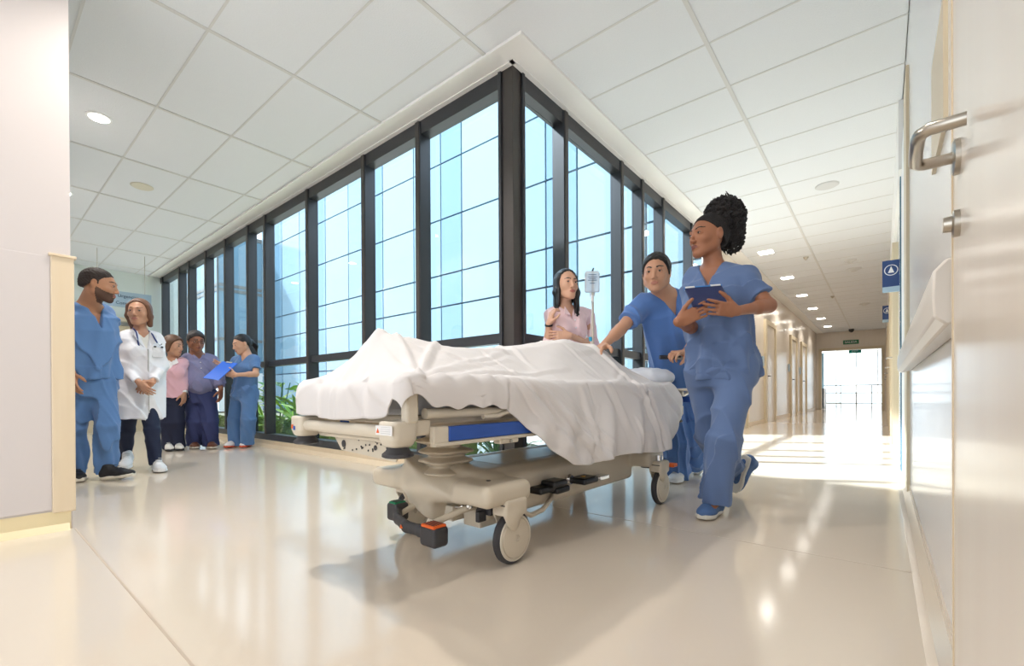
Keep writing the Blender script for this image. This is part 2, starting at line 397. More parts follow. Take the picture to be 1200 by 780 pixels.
# ------------------------------------------------------------------ glazing
zc, zt0, zt1, zh = .085, .99, 1.062, 2.765
left_m = [(-10.454, -10.11), (-9.43, -9.066), (-8.908, -8.553), (-8.083, -7.736), (-7.276, -6.974), (-6.474, -6.196), (-5.942, -5.685), (-4.854, -4.618), (-3.770, -3.565), (-2.975, -2.803)]
right_m = [(2.874, 3.072), (3.804, 4.070), (4.263, 4.556), (4.808, 5.134), (5.767, 6.130), (7.1, 7.5)]
MW, MD = .062, .10     # mullion face width and depth (the depth goes outwards)
cu = MB().box(XEND, GX+.03, GY-.012, GY+.35, 0, zc).box(GX-.35, GX+.03, GY+.35, 7.55, 0, zc)
cu.prism([(XEND, GY-.012, 0), (XEND, GY-.05, 0), (XEND, GY-.012, .04)], (-XEND+GX+.03, 0, 0))
struct('trim_5', cu, M['cream'], loc=(GX, GY, 0), label='low cream kerb carrying the glass walls')
def glazing(name, along, spans, s0, s1, outward, fixed):
    """along: axis index of the run; frame bars of a glazed wall"""
    def B(a0, a1, d0, d1, z0, z1):
        if along == 0: return MB().box(a0, a1, fixed+d0, fixed+d1, z0, z1)
        return MB().box(fixed-d1, fixed-d0, a0, a1, z0, z1)
    root = struct(name, B(s0, s1, 0, MD, zc, zc+.075), M['mullion'], label='dark aluminium curtain wall with full height panes')
    struct('head_rail', B(s0, s1, 0, MD, zh, CEIL+.02), M['mullion'], root)
    edges = sorted([s0]+spans+[s1])
    for c0 in spans:
        struct('mullion', B(c0-MW/2, c0+MW/2, -.012, MD, zc+.075, zh+.1), M['mullion'], root, bevel=.003)
        struct('mullion_cap', B(c0-MW/2+.008, c0+MW/2-.008, -.018, -.012, zc+.075, zh+.1), M['mullion2'], root)
    for a, b in zip(edges[:-1], edges[1:]):
        struct('transom', B(a+MW/2*(a != s0), b-MW/2*(b != s1), .012, MD-.02, zt0, zt1), M['mullion'], root)
        for z0, z1 in ((zc+.075, zt0), (zt1, zh)):
            struct('pane', B(a, b, .070, .076, z0, z1), M['glass'], root)
    return root
# centre of each mullion, as the visible bar's near edge plus half its depth share
lm = [a+.031 for a, b in left_m]
rm = [b-.031 for a, b in right_m]
wl_ = glazing('window_1', 0, lm, -10.6, GX-.1, 1, GY)
wr_ = glazing('window_2', 1, rm, GY+.1, 7.55, -1, GX)
cc = MB().box(GX-.10, GX-.006, GY+.006, GY+.10, zc, CEIL+.02)
struct('corner_post', cc, M['mullion2'], wl_, bevel=.003)
struct('corner_fin', MB().box(GX-.125, GX-.10, GY-.012, GY+.12, zc, CEIL+.02), M['mullion'], wl_, bevel=.003)
struct('corner_fin', MB().box(GX-.12, GX+.012, GY+.10, GY+.125, zc, CEIL+.02), M['mullion'], wl_, bevel=.003)
# sill ledge rail seen beyond the pushing nurse
# ------------------------------------------------------------------ ceiling fittings
def downlight(x, y, lab, power, sq=False):
    t = thing('ceiling_downlight', lab, 'ceiling light', (x, y, CEIL), 'recessed ceiling downlights')
    if sq: rim = MB().box(x-.11, x+.11, y-.11, y+.11, CEIL-.008, CEIL-.002); lens = MB().box(x-.095, x+.095, y-.095, y+.095, CEIL-.012, CEIL-.007)
    else: rim = MB().lathe((x, y, CEIL-.002), (0, 0, -1), [(.085, 0), (.085, .004), (.07, .008)], 32); lens = MB().lathe((x, y, CEIL-.008), (0, 0, -1), [(.066, 0), (.062, .006)], 28)
    obj('rim', rim, M['white'], t); obj('lens', lens, M['ledlamp'], t)
    ld = bpy.data.lights.new('lamp', 'SPOT'); lo = bpy.data.objects.new('lamp', ld); COL.objects.link(lo); lo.parent = t
    lo.location = (0, 0, -.03); ld.energy = power; ld.spot_size = math.radians(140); ld.spot_blend = .6; ld.shadow_soft_size = .06; ld.color = (1, .955, .90)
LL = ['round lit downlight above the left hall, large beside the wall corner', 'round lit downlight partly behind the left wall edge', 'round downlight above the foot of the stretcher', 'round downlight over the front right floor', 'farthest round downlight of the left hall']
for (x, y), l, p in zip(DOWNLIGHTS_LEFT, LL, (1, 1, 1.9, .6, 1)): downlight(x, y, l, SPOT_W*p)
RL = ['nearest', 'second', 'third', 'fourth', 'fifth', 'farthest']
for i, (x, y) in enumerate(DOWNLIGHTS_RIGHT):
    lab = ('%s lit square downlight of the row along the right corridor' % RL[i]) if i < 6 else 'lit square downlight hidden behind the curly hair'
    downlight(x, y, lab, SPOT_W*.6, True)
sp = obj('ceiling_speaker', MB().lathe((-6.133, 1.231, CEIL), (0, 0, -1), [(.1, 0), (.1, .006), (.09, .012)], 32), mat('speaker_cream', (214, 208, 190), .6)); tag(sp, 'round cream ceiling speaker above the left hall', 'ceiling speaker')
sp = obj('ceiling_speaker', MB().lathe((-.463, 5.975, CEIL), (0, 0, -1), [(.11, 0), (.11, .006), (.1, .012)], 32), mat('speaker_grey', (205, 205, 205), .6)); tag(sp, 'round grey ceiling speaker above the right corridor', 'ceiling speaker')
for u, (x, y, r, lab) in enumerate(((-.42, 9.6, .09, 'round smoke detector in the right corridor ceiling'), (-.40, 10.3, .12, 'flat round vent next to the smoke detector'), (-.98, 8.9, .04, 'small dark sprinkler head in the corridor ceiling'), (-.9, 12.9, .04, 'second small sprinkler head farther along the ceiling'), (-.35, 14.5, .12, 'flat round vent far along the corridor ceiling'))):
    o = obj('ceiling_fitting', MB().lathe((x, y, CEIL), (0, 0, -1), [(r, 0), (r*.9, .015), (r*.45, .035), (r*.3, .05)], 20), M['grid'] if r > .05 else M['steel']); tag(o, lab, 'ceiling fitting')
cm = obj('dome_camera', MB().lathe((-.85, YEND-.6, CEIL), (0, 0, -1), [(.08, 0), (.08, .05), (.05, .1), (.02, .12)], 20), M['dark']); tag(cm, 'small dark dome camera by the corridor end wall', 'camera')
# ================================================================== courtyard and buildings outside
gr = MB().box(-40, GX-.35, GY+.35, 40, -.25, -.05); struct('ground', gr, mat('courtyard_soil', (96, 92, 80), .9, var=(3, (120, 122, 96))))
random.seed(5)
YBL = 8.2
bld = thing('office_building', 'tall pale blue glass panelled building across the courtyard', 'building', (-11, YBL+.5, 0))
obj('core', MB().box(-20.7, -2.3, YBL+.12, YBL+4, -.1, 17), mat('joint_blue', (70, 98, 122), .4), bld)
pm = [mat('facade_glass_%d' % k, c, .12, .0, spec=.8) for k, c in enumerate(((118, 145, 161), (104, 134, 153), (130, 155, 169)))]
panel_cache = {}
colsw = [1.15, .8, 1.5]; x = -20.7; k = 0; xsb = []
while x < -2.4: wd = colsw[k % 3]; xsb.append((x, min(x+wd, -2.3))); x += wd; k += 1
rowsh = [1.5, 1.5, .85, 1.5]; z = 0; rows = []; k = 0
while z < 16.5: rows.append((z, z+rowsh[k % 4])); z += rowsh[k % 4]; k += 1
n = 0
for j, (z0, z1) in enumerate(rows):
    for i, (x0, x1) in enumerate(xsb):
        if n >= 298: break
        # only the panels that the windows show
        if (i+j*2) % 5 == 0 and i+1 < len(xsb) and False: continue
        key = (round(x1-x0, 2), round(z1-z0, 2), (i*7+j*3) % 3)
        if key not in panel_cache:
            hx, hz = key[0]/2-.022, key[1]/2-.022
            me = MB().box(-hx, hx, -.05, .05, -hz, hz).mesh('glass_panel'); fix(me); me.materials.append(pm[key[2]]); panel_cache[key] = me
        o = bpy.data.objects.new('glass_panel', panel_cache[key]); COL.objects.link(o); o.parent = bld
        o.location = Vector(((x0+x1)/2, YBL+.06, (z0+z1)/2))-Vector(bld.location); n += 1
print('facade panels', n, 'tiles', tcount)
# stepped block to the left with white base and dark glass upper floors
wing = thing('low_building', 'lower building with dark glazed upper floors and white base at far left', 'building', (-24, 6, 0))
xc, yc = -20.72, 6.55
obj('base_wall', MB().box(-45, xc, yc, 8.315, 0, 1.6), M['white'], wing)
obj('upper_floor', MB().box(-45, xc-.02, yc+.02, 8.315, 1.6, 7.2), mat('dark_teal_glass', (120, 152, 170), .15), wing)
obj('roof_edge', MB().box(-45, xc+.03, yc-.03, 8.315, 7.2, 7.35), M['brick'], wing)
for zz in (2.9, 4.9, 5.1):
    obj('floor_band', MB().box(-45, xc+.01, yc-.01, 8.315, zz, zz+.12), M['brick'], wing)
for q in range(12):
    obj('mullion', MB().box(xc-1.5*q-.06, xc-1.5*q, yc-.03, yc+.03, 1.6, 7.2), M['brick'], wing)
# planting
leaf_m = [mat('leaf_%d' % k, c, .45, var=(8, c2)) for k, (c, c2) in enumerate((((96, 150, 40), (150, 190, 60)), ((52, 104, 44), (84, 136, 60)), ((150, 190, 50), (190, 214, 90)), ((60, 110, 60), (40, 84, 44))))]
def leaf_mesh(L, W, bend, m, n=5):
    mb = MB(); vs_, fs = [], []
    for i in range(n+1):
        t = i/n; wd = W*math.sin(PI*min(1, t*.92+.06))**.8
        yy = L*t*math.cos(bend*t*.7); zz = -L*t*math.sin(bend*t*.7)*.6
        vs_ += [(-wd/2, yy, zz+wd*.15), (0, yy, zz), (wd/2, yy, zz+wd*.15)]
    for i in range(n):
        a = i*3; fs += [(a, a+1, a+4, a+3), (a+1, a+2, a+5, a+4)]
    mb.add(vs_, fs); me = mb.mesh('leaf'); me.materials.append(m); me.polygons.foreach_set('use_smooth', [True]*len(me.polygons)); return me
leaves = {'broad': [leaf_mesh(.30, .13, .7, leaf_m[k]) for k in (0, 1, 2)], 'blade': [leaf_mesh(.75, .05, .8, leaf_m[k]) for k in (0, 2)], 'fern': [leaf_mesh(.42, .07, 1.0, leaf_m[k]) for k in (1, 3)]}
def plant(x, y, kind, h, n, lab):
    t = thing('courtyard_plant', lab, 'plant', (x, y, -.05), 'plants in the courtyard bed')
    st = MB()
    if kind == 'broad':
        for q in range(5):
            a = q*2.4; st.tube([(x, y, -.05), (x+.1*math.cos(a), y+.1*math.sin(a), h*.5), (x+.18*math.cos(a), y+.18*math.sin(a), h*.9)], .008, 6)
    else: st.tube([(x, y, -.05), (x, y, h*.25)], .02, 8)
    obj('stem', st, leaf_m[3], t)
    for q in range(n):
        a = random.random()*2*PI; o = bpy.data.objects.new('leaf', random.choice(leaves[kind])); COL.objects.link(o); o.parent = t
        if kind == 'broad':
            rr = random.uniform(.03, .24); zz = random.uniform(.12, 1)*h; tilt = random.uniform(-.5, .6)
            o.location = (rr*math.cos(a), rr*math.sin(a), zz)
        else:
            o.location = (.02*math.cos(a), .02*math.sin(a), random.uniform(.05, .25)*h); tilt = random.uniform(.55, 1.35)
        s = random.uniform(.75, 1.25)*(h if kind != 'broad' else 1); o.scale = (s, s, s)
        o.rotation_euler = (tilt, random.uniform(-.4, .4), a-PI/2)
spec = [(-4.35, 3.15, 'broad', 0.97, 30), (-4.75, 3.35, 'broad', 1.08, 30), (-4.95, 3.1, 'broad', 0.84, 26), (-5.4, 3.2, 'broad', 0.94, 26), (-5.95, 3.2, 'blade', 1.0, 18),
        (-6.5, 3.3, 'blade', 1.1, 18), (-7.1, 3.3, 'blade', 1.05, 18), (-7.7, 3.3, 'broad', 0.94, 24), (-8.5, 3.4, 'blade', 1.0, 16), (-9.3, 3.4, 'broad', 0.94, 20), (-3.8, 3.2, 'broad', 0.81, 24),
        (-2.75, 3.1, 'fern', .8, 20), (-2.95, 3.6, 'fern', .85, 20), (-2.5, 3.9, 'fern', .85, 20), (-2.6, 4.6, 'fern', .8, 18), (-3.4, 4.2, 'fern', .9, 18), (-5.0, 4.2, 'blade', 1.25, 16), (-4.3, 4.0, 'broad', 1.0, 26)]
wh = {'broad': 'leafy green shrub', 'blade': 'tall strap-leaved plant', 'fern': 'low arching agave-like plant'}
ps = ['left of the stretcher', 'behind the stretcher foot', 'right of the clipboard nurse', 'behind the clipboard nurse', 'between the older man and the clipboard nurse', 'behind the older man', 'behind the older woman', 'left of the older woman', 'near the far hall end', 'at the far hall end', 'behind the white sheet',
      'seen under the stretcher by the corner post', 'deeper behind the corner post', 'seen right of the corner post', 'by the right glass wall', 'in mid courtyard behind the corner', 'at the back of the bed', 'rising behind the front shrubs']
for s, p in zip(spec, ps): plant(*s, '%s in the courtyard, %s' % (wh[s[2]], p))
# clipped hedge: thousands of tiny leaves over a core
random.seed(3)
hb = MB()
hb.box(-10.2, -2.9, 2.83, 3.02, -.05, .20)
for q in range(9000):
    x = random.uniform(-10.3, -2.8); a = random.uniform(0, 2*PI); yy = random.uniform(2.78, 3.07); zz = random.uniform(.0, .27)
    if 2.82 < yy < 3.03 and zz < .2: zz = random.uniform(.2, .27)
    d1 = Vector((random.uniform(-1, 1), random.uniform(-1, 1), random.uniform(-1, 1))).normalized()*.022; d2 = d1.orthogonal().normalized()*.012
    p = Vector((x, yy, zz)); hb.add([p-d1, p-d2, p+d1, p+d2], [(0, 1, 2, 3)])
me = hb.mesh('clipped_hedge'); me.materials.append(mat('hedge_leaf', (98, 128, 52), .5, var=(20, (140, 164, 80)))); o = bpy.data.objects.new('clipped_hedge', me); COL.objects.link(o)
tag(o, 'low clipped hedge outside along the foot of the left glass wall', 'hedge', kind='stuff')
# ================================================================== signed distance modelling: smooth blended shapes meshed by surface nets
f32 = np.float32
class SDF:
    def __init__(s, lo, hi, vox):
        s.lo = np.array(lo, float); s.v = vox
        s.n = np.ceil((np.array(hi, float)-s.lo)/vox).astype(int)+1
        s.f = np.full(s.n, .5, f32)
    def _win(s, b0, b1):
        i0 = np.clip(np.floor((np.array(b0)-s.lo)/s.v).astype(int), 0, s.n-1)
        i1 = np.clip(np.ceil((np.array(b1)-s.lo)/s.v).astype(int)+1, 1, s.n)
        if np.any(i1 <= i0): return None
        ax = [(s.lo[a]+s.v*np.arange(i0[a], i1[a])).astype(f32) for a in range(3)]
        return tuple(slice(i0[a], i1[a]) for a in range(3)), ax[0][:, None, None], ax[1][None, :, None], ax[2][None, None, :]
    def put(s, fn, b0, b1, k=.01, op='u'):
        mg = k+3*s.v
        w_ = s._win(np.array(b0)-mg, np.array(b1)+mg)
        if w_ is None: return s
        sl, X, Y, Z = w_; d = fn(X, Y, Z).astype(f32); a = s.f[sl]
        if op == 'u':
            h = np.maximum(k-np.abs(a-d), 0)/max(k, 1e-6); s.f[sl] = np.minimum(a, d)-h*h*k*.25
        elif op == 's':
            d = -d; h = np.maximum(k-np.abs(a-d), 0)/max(k, 1e-6); s.f[sl] = np.maximum(a, d)+h*h*k*.25
        return s
    def cap(s, a, b, ra, rb, k=.01, op='u', flat=None):
        a = np.array(a, float); b = np.array(b, float); ba = b-a
        rm = max(ra, rb)
        if flat is not None: fn_, fr = np.array(flat[0], float), flat[1]; ba = ba+fn_*np.dot(ba, fn_)*(fr-1)
        L2 = max(np.dot(ba, ba), 1e-9)
        def fn(X, Y, Z):
            x, y, z = X-a[0], Y-a[1], Z-a[2]
            if flat is not None:
                t = (x*fn_[0]+y*fn_[1]+z*fn_[2])*(fr-1); x = x+t*fn_[0]; y = y+t*fn_[1]; z = z+t*fn_[2]
            t = np.clip((x*ba[0]+y*ba[1]+z*ba[2])/L2, 0, 1)
            return np.sqrt((x-t*ba[0])**2+(y-t*ba[1])**2+(z-t*ba[2])**2)-(ra+(rb-ra)*t)
        return s.put(fn, np.minimum(a, b)-rm, np.maximum(a, b)+rm, k, op)
    def sph(s, c, r, k=.01, op='u'): return s.cap(c, np.array(c)+1e-4, r, r, k, op)
    def ell(s, c, R, rad, k=.01, op='u'):
        c = np.array(c, float); R = [np.array(q, float) for q in R]; rad = list(rad); rm = max(rad)
        def fn(X, Y, Z):
            x, y, z = X-c[0], Y-c[1], Z-c[2]; q = [(x*r[0]+y*r[1]+z*r[2]) for r in R]
            k0 = np.sqrt(sum((q[i]/rad[i])**2 for i in range(3)))+1e-6; k1 = np.sqrt(sum((q[i]/rad[i]**2)**2 for i in range(3)))+1e-6
            return k0*(k0-1)/k1
        return s.put(fn, c-rm, c+rm, k, op)
    def box(s, c, R, half, r=.01, k=.01, op='u'):
        c = np.array(c, float); R = [np.array(q, float) for q in R]; rm = float(np.linalg.norm(half))
        ext = sum(np.abs(R[i])*half[i] for i in range(3))
        def fn(X, Y, Z):
            x, y, z = X-c[0], Y-c[1], Z-c[2]; q = [np.abs(x*R[i][0]+y*R[i][1]+z*R[i][2])-half[i]+r for i in range(3)]
            o = np.sqrt(sum(np.maximum(v, 0)**2 for v in q)); return o+np.minimum(np.maximum(np.maximum(q[0], q[1]), q[2]), 0)-r
        return s.put(fn, c-ext, c+ext, k, op)
    def loft(s, cs, A, B, side, front, k=.01, op='u', pw=2.0, r=0.0, fold=None):
        """tube through centres cs, half widths A along side, half depths B along front, flat ends"""
        cs = np.array(cs, float); A = np.array(A, float); B = np.array(B, float)
        ax = cs[-1]-cs[0]; L = np.linalg.norm(ax); ax = ax/L
        sd = np.array(side, float); sd = sd-ax*np.dot(sd, ax); sd /= np.linalg.norm(sd)
        fr = np.cross(sd, ax); fr = fr*np.sign(np.dot(fr, np.array(front, float)) or 1)
        T = (cs-cs[0]) @ ax
        offs, offf = (cs-cs[0]) @ sd, (cs-cs[0]) @ fr
        rm = max(A.max(), B.max())
        def fn(X, Y, Z):
            x, y, z = X-cs[0][0], Y-cs[0][1], Z-cs[0][2]
            t = x*ax[0]+y*ax[1]+z*ax[2]
            a = np.interp(t, T, A); b = np.interp(t, T, B)
            u = x*sd[0]+y*sd[1]+z*sd[2]-np.interp(t, T, offs); v = x*fr[0]+y*fr[1]+z*fr[2]-np.interp(t, T, offf)
            if pw == 2.0: q = np.sqrt((u/a)**2+(v/b)**2)
            else: q = ((np.abs(u)/a)**pw+(np.abs(v)/b)**pw)**(1/pw)
            d = (q-1)*np.minimum(a, b)
            if fold is not None: d = d+fold(np.clip(t/L, 0, 1), np.arctan2(v, u), X, Y, Z)
            e = np.maximum(-t, t-T[-1])
            if r: 
                d2, e2 = d+r, e+r
                return np.sqrt(np.maximum(d2, 0)**2+np.maximum(e2, 0)**2)+np.minimum(np.maximum(d2, e2), 0)-r
            return np.maximum(d, e)
        return s.put(fn, cs.min(0)-rm, cs.max(0)+rm, k, op)
    def noise(s, fn, band=.02):
        I, J, K = np.nonzero(np.abs(s.f) < band)
        s.f[I, J, K] += fn((s.lo[0]+s.v*I).astype(f32), (s.lo[1]+s.v*J).astype(f32), (s.lo[2]+s.v*K).astype(f32)).astype(f32); return s
    def nets(s):
        f = s.f; ins = f < 0
        ins[0] = ins[-1] = False; ins[:, 0] = ins[:, -1] = False; ins[:, :, 0] = ins[:, :, -1] = False
        f = np.where(ins, f, np.maximum(f, 1e-5))
        n = s.n-1
        cnt = np.zeros(n, np.int8)
        for i in (0, 1):
            for j in (0, 1):
                for k in (0, 1): cnt += ins[i:n[0]+i, j:n[1]+j, k:n[2]+k]
        I, J, K = np.nonzero((cnt > 0) & (cnt < 8)); N = len(I)
        acc = np.zeros((N, 3)); c = np.zeros(N)
        C8 = {}
        for i in (0, 1):
            for j in (0, 1):
                for k in (0, 1): C8[(i, j, k)] = f[I+i, J+j, K+k]
        for a in range(3):
            for p in (0, 1):
                for q in (0, 1):
                    k0 = [0, 0, 0]; o = [b for b in range(3) if b != a]; k0[o[0]] = p; k0[o[1]] = q; k1 = list(k0); k1[a] = 1
                    v0, v1 = C8[tuple(k0)], C8[tuple(k1)]; m = (v0 < 0) != (v1 < 0)
                    t = np.where(m, v0/np.where(m, v0-v1, 1), 0)
                    for b in range(3): acc[:, b] += np.where(m, t if b == a else k0[b], 0)
                    c += m
        V = (acc/c[:, None]+np.stack([I, J, K], 1))*s.v+s.lo
        idx = np.full(n, -1, np.int32); idx[I, J, K] = np.arange(N)
        F = []
        for a in range(3):
            o = [b for b in range(3) if b != a]
            s0 = [slice(None)]*3; s1 = [slice(None)]*3; s0[a] = slice(0, -1); s1[a] = slice(1, None)
            e = ins[tuple(s0)] != ins[tuple(s1)]
            P = np.stack(np.nonzero(e), 1); P = P[(P[:, o[0]] > 0) & (P[:, o[1]] > 0) & (P[:, o[0]] < n[o[0]]) & (P[:, o[1]] < n[o[1]])]
            q = []
            for du, dv in ((1, 1), (0, 1), (0, 0), (1, 0)):
                Q = P.copy(); Q[:, o[0]] -= du; Q[:, o[1]] -= dv; q.append(idx[Q[:, 0], Q[:, 1], Q[:, 2]])
            q = np.stack(q, 1); fl = ins[P[:, 0], P[:, 1], P[:, 2]]
            if a == 1: fl = ~fl
            q[~fl] = q[~fl][:, ::-1]; F.append(q)
        return V, np.concatenate(F)
    def obj(s, name, m, parent=None, loc=None, matfn=None, smooth_it=0):
        V, F = s.nets()
        if matfn is not None: mi = matfn(V[F].mean(1))
        off = np.array(wloc(parent)) if parent else np.array(loc if loc is not None else ((V[:, 0].min()+V[:, 0].max())/2, (V[:, 1].min()+V[:, 1].max())/2, V[:, 2].min()))
        me = bpy.data.meshes.new(name); me.vertices.add(len(V)); me.vertices.foreach_set('co', (V-off).ravel())
        me.loops.add(F.size); me.loops.foreach_set('vertex_index', F.ravel().astype(np.int32))
        me.polygons.add(len(F)); me.polygons.foreach_set('loop_start', np.arange(0, F.size, 4, dtype=np.int32)); me.polygons.foreach_set('loop_total', np.full(len(F), 4, np.int32))
        me.polygons.foreach_set('use_smooth', np.ones(len(F), bool))
        for q in (m if isinstance(m, (list, tuple)) else [m]): me.materials.append(q)
        if matfn is not None: me.polygons.foreach_set('material_index', mi.astype(np.int32))
        me.update(calc_edges=True); me.validate()
        o = bpy.data.objects.new(name, me); COL.objects.link(o)
        if parent: o.parent = parent
        else: o.location = off
        return o
ID3 = ((1, 0, 0), (0, 1, 0), (0, 0, 1))
# ================================================================== the stretcher
bed = thing('hospital_stretcher', 'beige hospital stretcher on four castors with blue side rails under a white sheet', 'stretcher', (-1.42, 1.9, 0))
XR_, XL_, YF, YR = -1.095, -1.745, .85, 2.93
XM = (XR_+XL_)/2
# moulded base cover: spine, sloping shoulders, four corner pods and a front skirt
b = SDF((-1.80, 1.02, .10), (-.98, 2.74, .42), .0085)
b.box((XM, 1.86, .225), ID3, (.245, .62, .085), .03, .01)
b.box((XM, 1.86, .30), ID3, (.20, .62, .030), .02, .04)
for sx in (-1, 1):
    b.box((XM+sx*.270, 1.27, .268), ID3, (.098, .125, .040), .028, .02)
    b.box((XM+sx*.270, 2.53, .262), ID3, (.098, .105, .046), .028, .02)
    b.cap((XM+sx*.05, 1.30, .285), (XM+sx*.20, 1.29, .275), .060, .038, .05)
b.box((XM, 1.27, .272), ID3, (.25, .095, .034), .025, .03)
b.ell((XM, 1.27, .265), ID3, (.165, .155, .070), .04)
b.loft([(XM-.06, 1.215, .150), (XM-.05, 1.215, .20), (XM, 1.24, .30)], [.085, .12, .20], [.045, .065, .10], (1, 0, 0), (0, 1, 0), .05, pw=3, r=.01)
b.box((XM, 1.86, .350), ID3, (.125, .40, .022), .012, .012, 's')
b.box((XM+.16, 1.13, .155), ID3, (.10, .14, .055), .03, .03, 's')
b.obj('base_cover', M['plastic'], bed)
obj('recess_tray', MB().box(XM-.12, XM+.12, 1.47, 2.25, .324, .330), M['plastic2'], bed)
# columns with pleated bellows
def bellows(cx, cy, nm):
    s = SDF((cx-.15, cy-.15, .30), (cx+.15, cy+.15, .54), .005)
    zz = np.linspace(.31, .53, 45); A = []
    for z in zz: A.append(.082+.020*math.sin((z-.31)*2*PI/.040)+.03*max(0, (.36-z)/.05))
    def fold(t, ang, X, Y, Z): return .006*np.sin(3*ang+9*t)+.004*np.sin(5*ang-14*t)
    s.loft([(cx, cy, z) for z in zz], A, A, (1, 0, 0), (0, 1, 0), .004, pw=3.0, r=.003, fold=fold)
    return s.obj('bellows', M['plastic'], bed)
bellows(XM, 1.27, 'a'); bellows(XM, 2.35, 'b')
# screws on pods
for sx, yy in ((-1, 1.25), (1, 1.25), (1, 2.5), (-1, 2.5)):
    obj('cover_screw', MB().lathe((XM+sx*.270, yy, .305), (0, 0, 1), [(.009, 0), (.009, .005)], 12), M['black'], bed)
# castors
def castor(x, y):
    w0 = bed; r = .098
    ws = obj('caster_wheel', MB().lathe((x-.017, y, r), (1, 0, 0), [(.078, 0), (.092, .003), (r, .010), (r, .024), (.092, .031), (.078, .034)], 40), M['dark'], w0, smooth=True)
    for sx in (-1, 1):
        obj('wheel_ring', MB().lathe((x+sx*.0165, y, r), (sx, 0, 0), [(.086, 0), (.085, .003), (.077, .004), (.077, .001)], 40), M['plastic2'], ws, smooth=True)
        obj('wheel_disc', MB().lathe((x+sx*.0165, y, r), (sx, 0, 0), [(.075, 0), (.072, .006), (.04, .009), (.012, .010), (.010, .007)], 36), M['plastic'], ws, smooth=True)
    s = SDF((x-.07, y-.12, .06), (x+.07, y+.12, .27), .005)
    s.box((x, y-.012, .215), ID3, (.038, .062, .035), .015, .01)
    s.cap((x, y-.02, .17), (x, y+.0, .105), .055, .026, .02, flat=((1, 0, 0), 1.35))
    s.box((x, y, .10), ID3, (.0235, .12, .09), .002, .004, 's')
    fk = s.obj('caster_fork', M['plastic'], bed)
    obj('fork_slot', MB().box(x-.0385, x+.03, y-.076, y-.073, .228, .232), M['black'], fk)
    obj('caster_stem', MB().lathe((x, y-.015, .24), (0, 0, 1), [(.02, 0), (.02, .04)], 16), M['chrome'], bed)
castor(-1.085, 1.31); castor(-1.70, 1.31); castor(-1.04, 2.54); castor(-1.72, 2.54)
# foot pedal bar with green and orange pads
s = SDF((-1.60, .95, .09), (-1.15, 1.22, .23), .004)
pts = [(-1.535, 1.115, .165), (-1.46, 1.065, .150), (-1.38, 1.045, .140), (-1.30, 1.050, .138), (-1.235, 1.06, .140)]
for p, q in zip(pts[:-1], pts[1:]): s.cap(p, q, .022, .022, .01, flat=((0, 1, 0), 1.5))
s.box((-1.535, 1.115, .158), ID3, (.036, .032, .036), .012, .008); s.box((-1.228, 1.055, .135), ID3, (.044, .034, .036), .014, .008)
s.obj('brake_pedal', M['dark'], bed)
obj('green_pad', MB().box(-1.560, -1.512, 1.088, 1.140, .190, .199), M['green'], bed, bevel=.004)
obj('orange_pad', MB().obox((-1.226, 1.052, .172), (.036, 0, 0), (0, .030, 0), (0, .0, .006)), M['orange'], bed, bevel=.005)
obj('pedal_mark', MB().lathe((-1.385, 1.028, .140), (0, -1, 0), [(.009, 0), (.009, .003)], 3), M['orange'], bed)
for k in range(5):
    obj('pad_rib', MB().box(-1.556, -1.516, 1.095+.009*k, 1.098+.009*k, .199, .2005), M['dark'], bed)
    obj('pad_rib', MB().box(-1.256, -1.196, 1.030+.010*k, 1.033+.010*k, .178, .1795), M['dark'], bed)
obj('pedal_arm', MB().tube([(-1.30, 1.06, .145), (-1.22, 1.18, .20), (-1.20, 1.34, .21)], .012, 10), M['plastic'], bed, smooth=True)
obj('pedal_arm', MB().tube([(-1.5, 1.1, .155), (-1.5, 1.25, .2)], .012, 10), M['plastic'], bed, smooth=True)
# mechanism below the cover
mech = obj('gear_box', MB().box(-1.30, -1.205, 1.26, 1.37, .115, .195), M['plastic2'], bed, bevel=.005)
obj('gear_plate', MB().box(-1.40, -1.32, 1.22, 1.34, .13, .19), M['plastic2'], bed, bevel=.004)
obj('cross_shaft', MB().tube([(-1.66, 1.30, .215), (-1.12, 1.30, .215)], .011, 10), M['chrome'], bed)
for k in range(5):
    obj('bolt', MB().lathe((-1.38+.045*k, 1.205+.01*(k % 2), .20+.012*(k % 3)), (.3, -1, .3), [(.012, 0), (.012, .012), (.006, .014), (.006, .02)], 6), M['steel'], bed)
obj('push_rod', MB().tube([(-1.30, 1.22, .19), (-1.18, 1.26, .20), (-1.12, 1.30, .19)], .007, 8), M['steel'], bed)
obj('axle_clamp', MB().box(-1.21, -1.13, 1.24, 1.30, .18, .22).box(-1.17, -1.15, 1.20, 1.24, .16, .2), M['dark'], bed, bevel=.004)
# side pedals and step bar on the right side
for x, y, z, lx, ly in ((-1.165, 1.60, .225, .05, .075), (-1.15, 1.68, .212, .045, .05), (-1.13, 1.64, .245, .04, .05), (-1.13, 1.88, .225, .045, .062)):
    obj('side_pedal', MB().box(x-lx, x+lx, y-ly, y+ly, z-.016, z+.014), M['black'], bed, bevel=.011, seg=3, smooth=True)
obj('pedal_mark', MB().prism([(-1.145, 1.87, .2395), (-1.115, 1.86, .2395), (-1.13, 1.895, .2395)], (0, 0, .001)), M['yellow'], bed)
obj('release_knob', MB().lathe((-1.19, 1.79, .235), (1, 0, 0), [(.008, 0), (.008, .03), (.024, .032), (.026, .04), (.02, .05)], 18), M['chrome'], bed, smooth=True)
obj('small_latch', MB().box(-1.17, -1.12, 2.02, 2.10, .20, .22).box(-1.15, -1.13, 1.98, 2.02, .205, .215), M['chrome'], bed, bevel=.003)
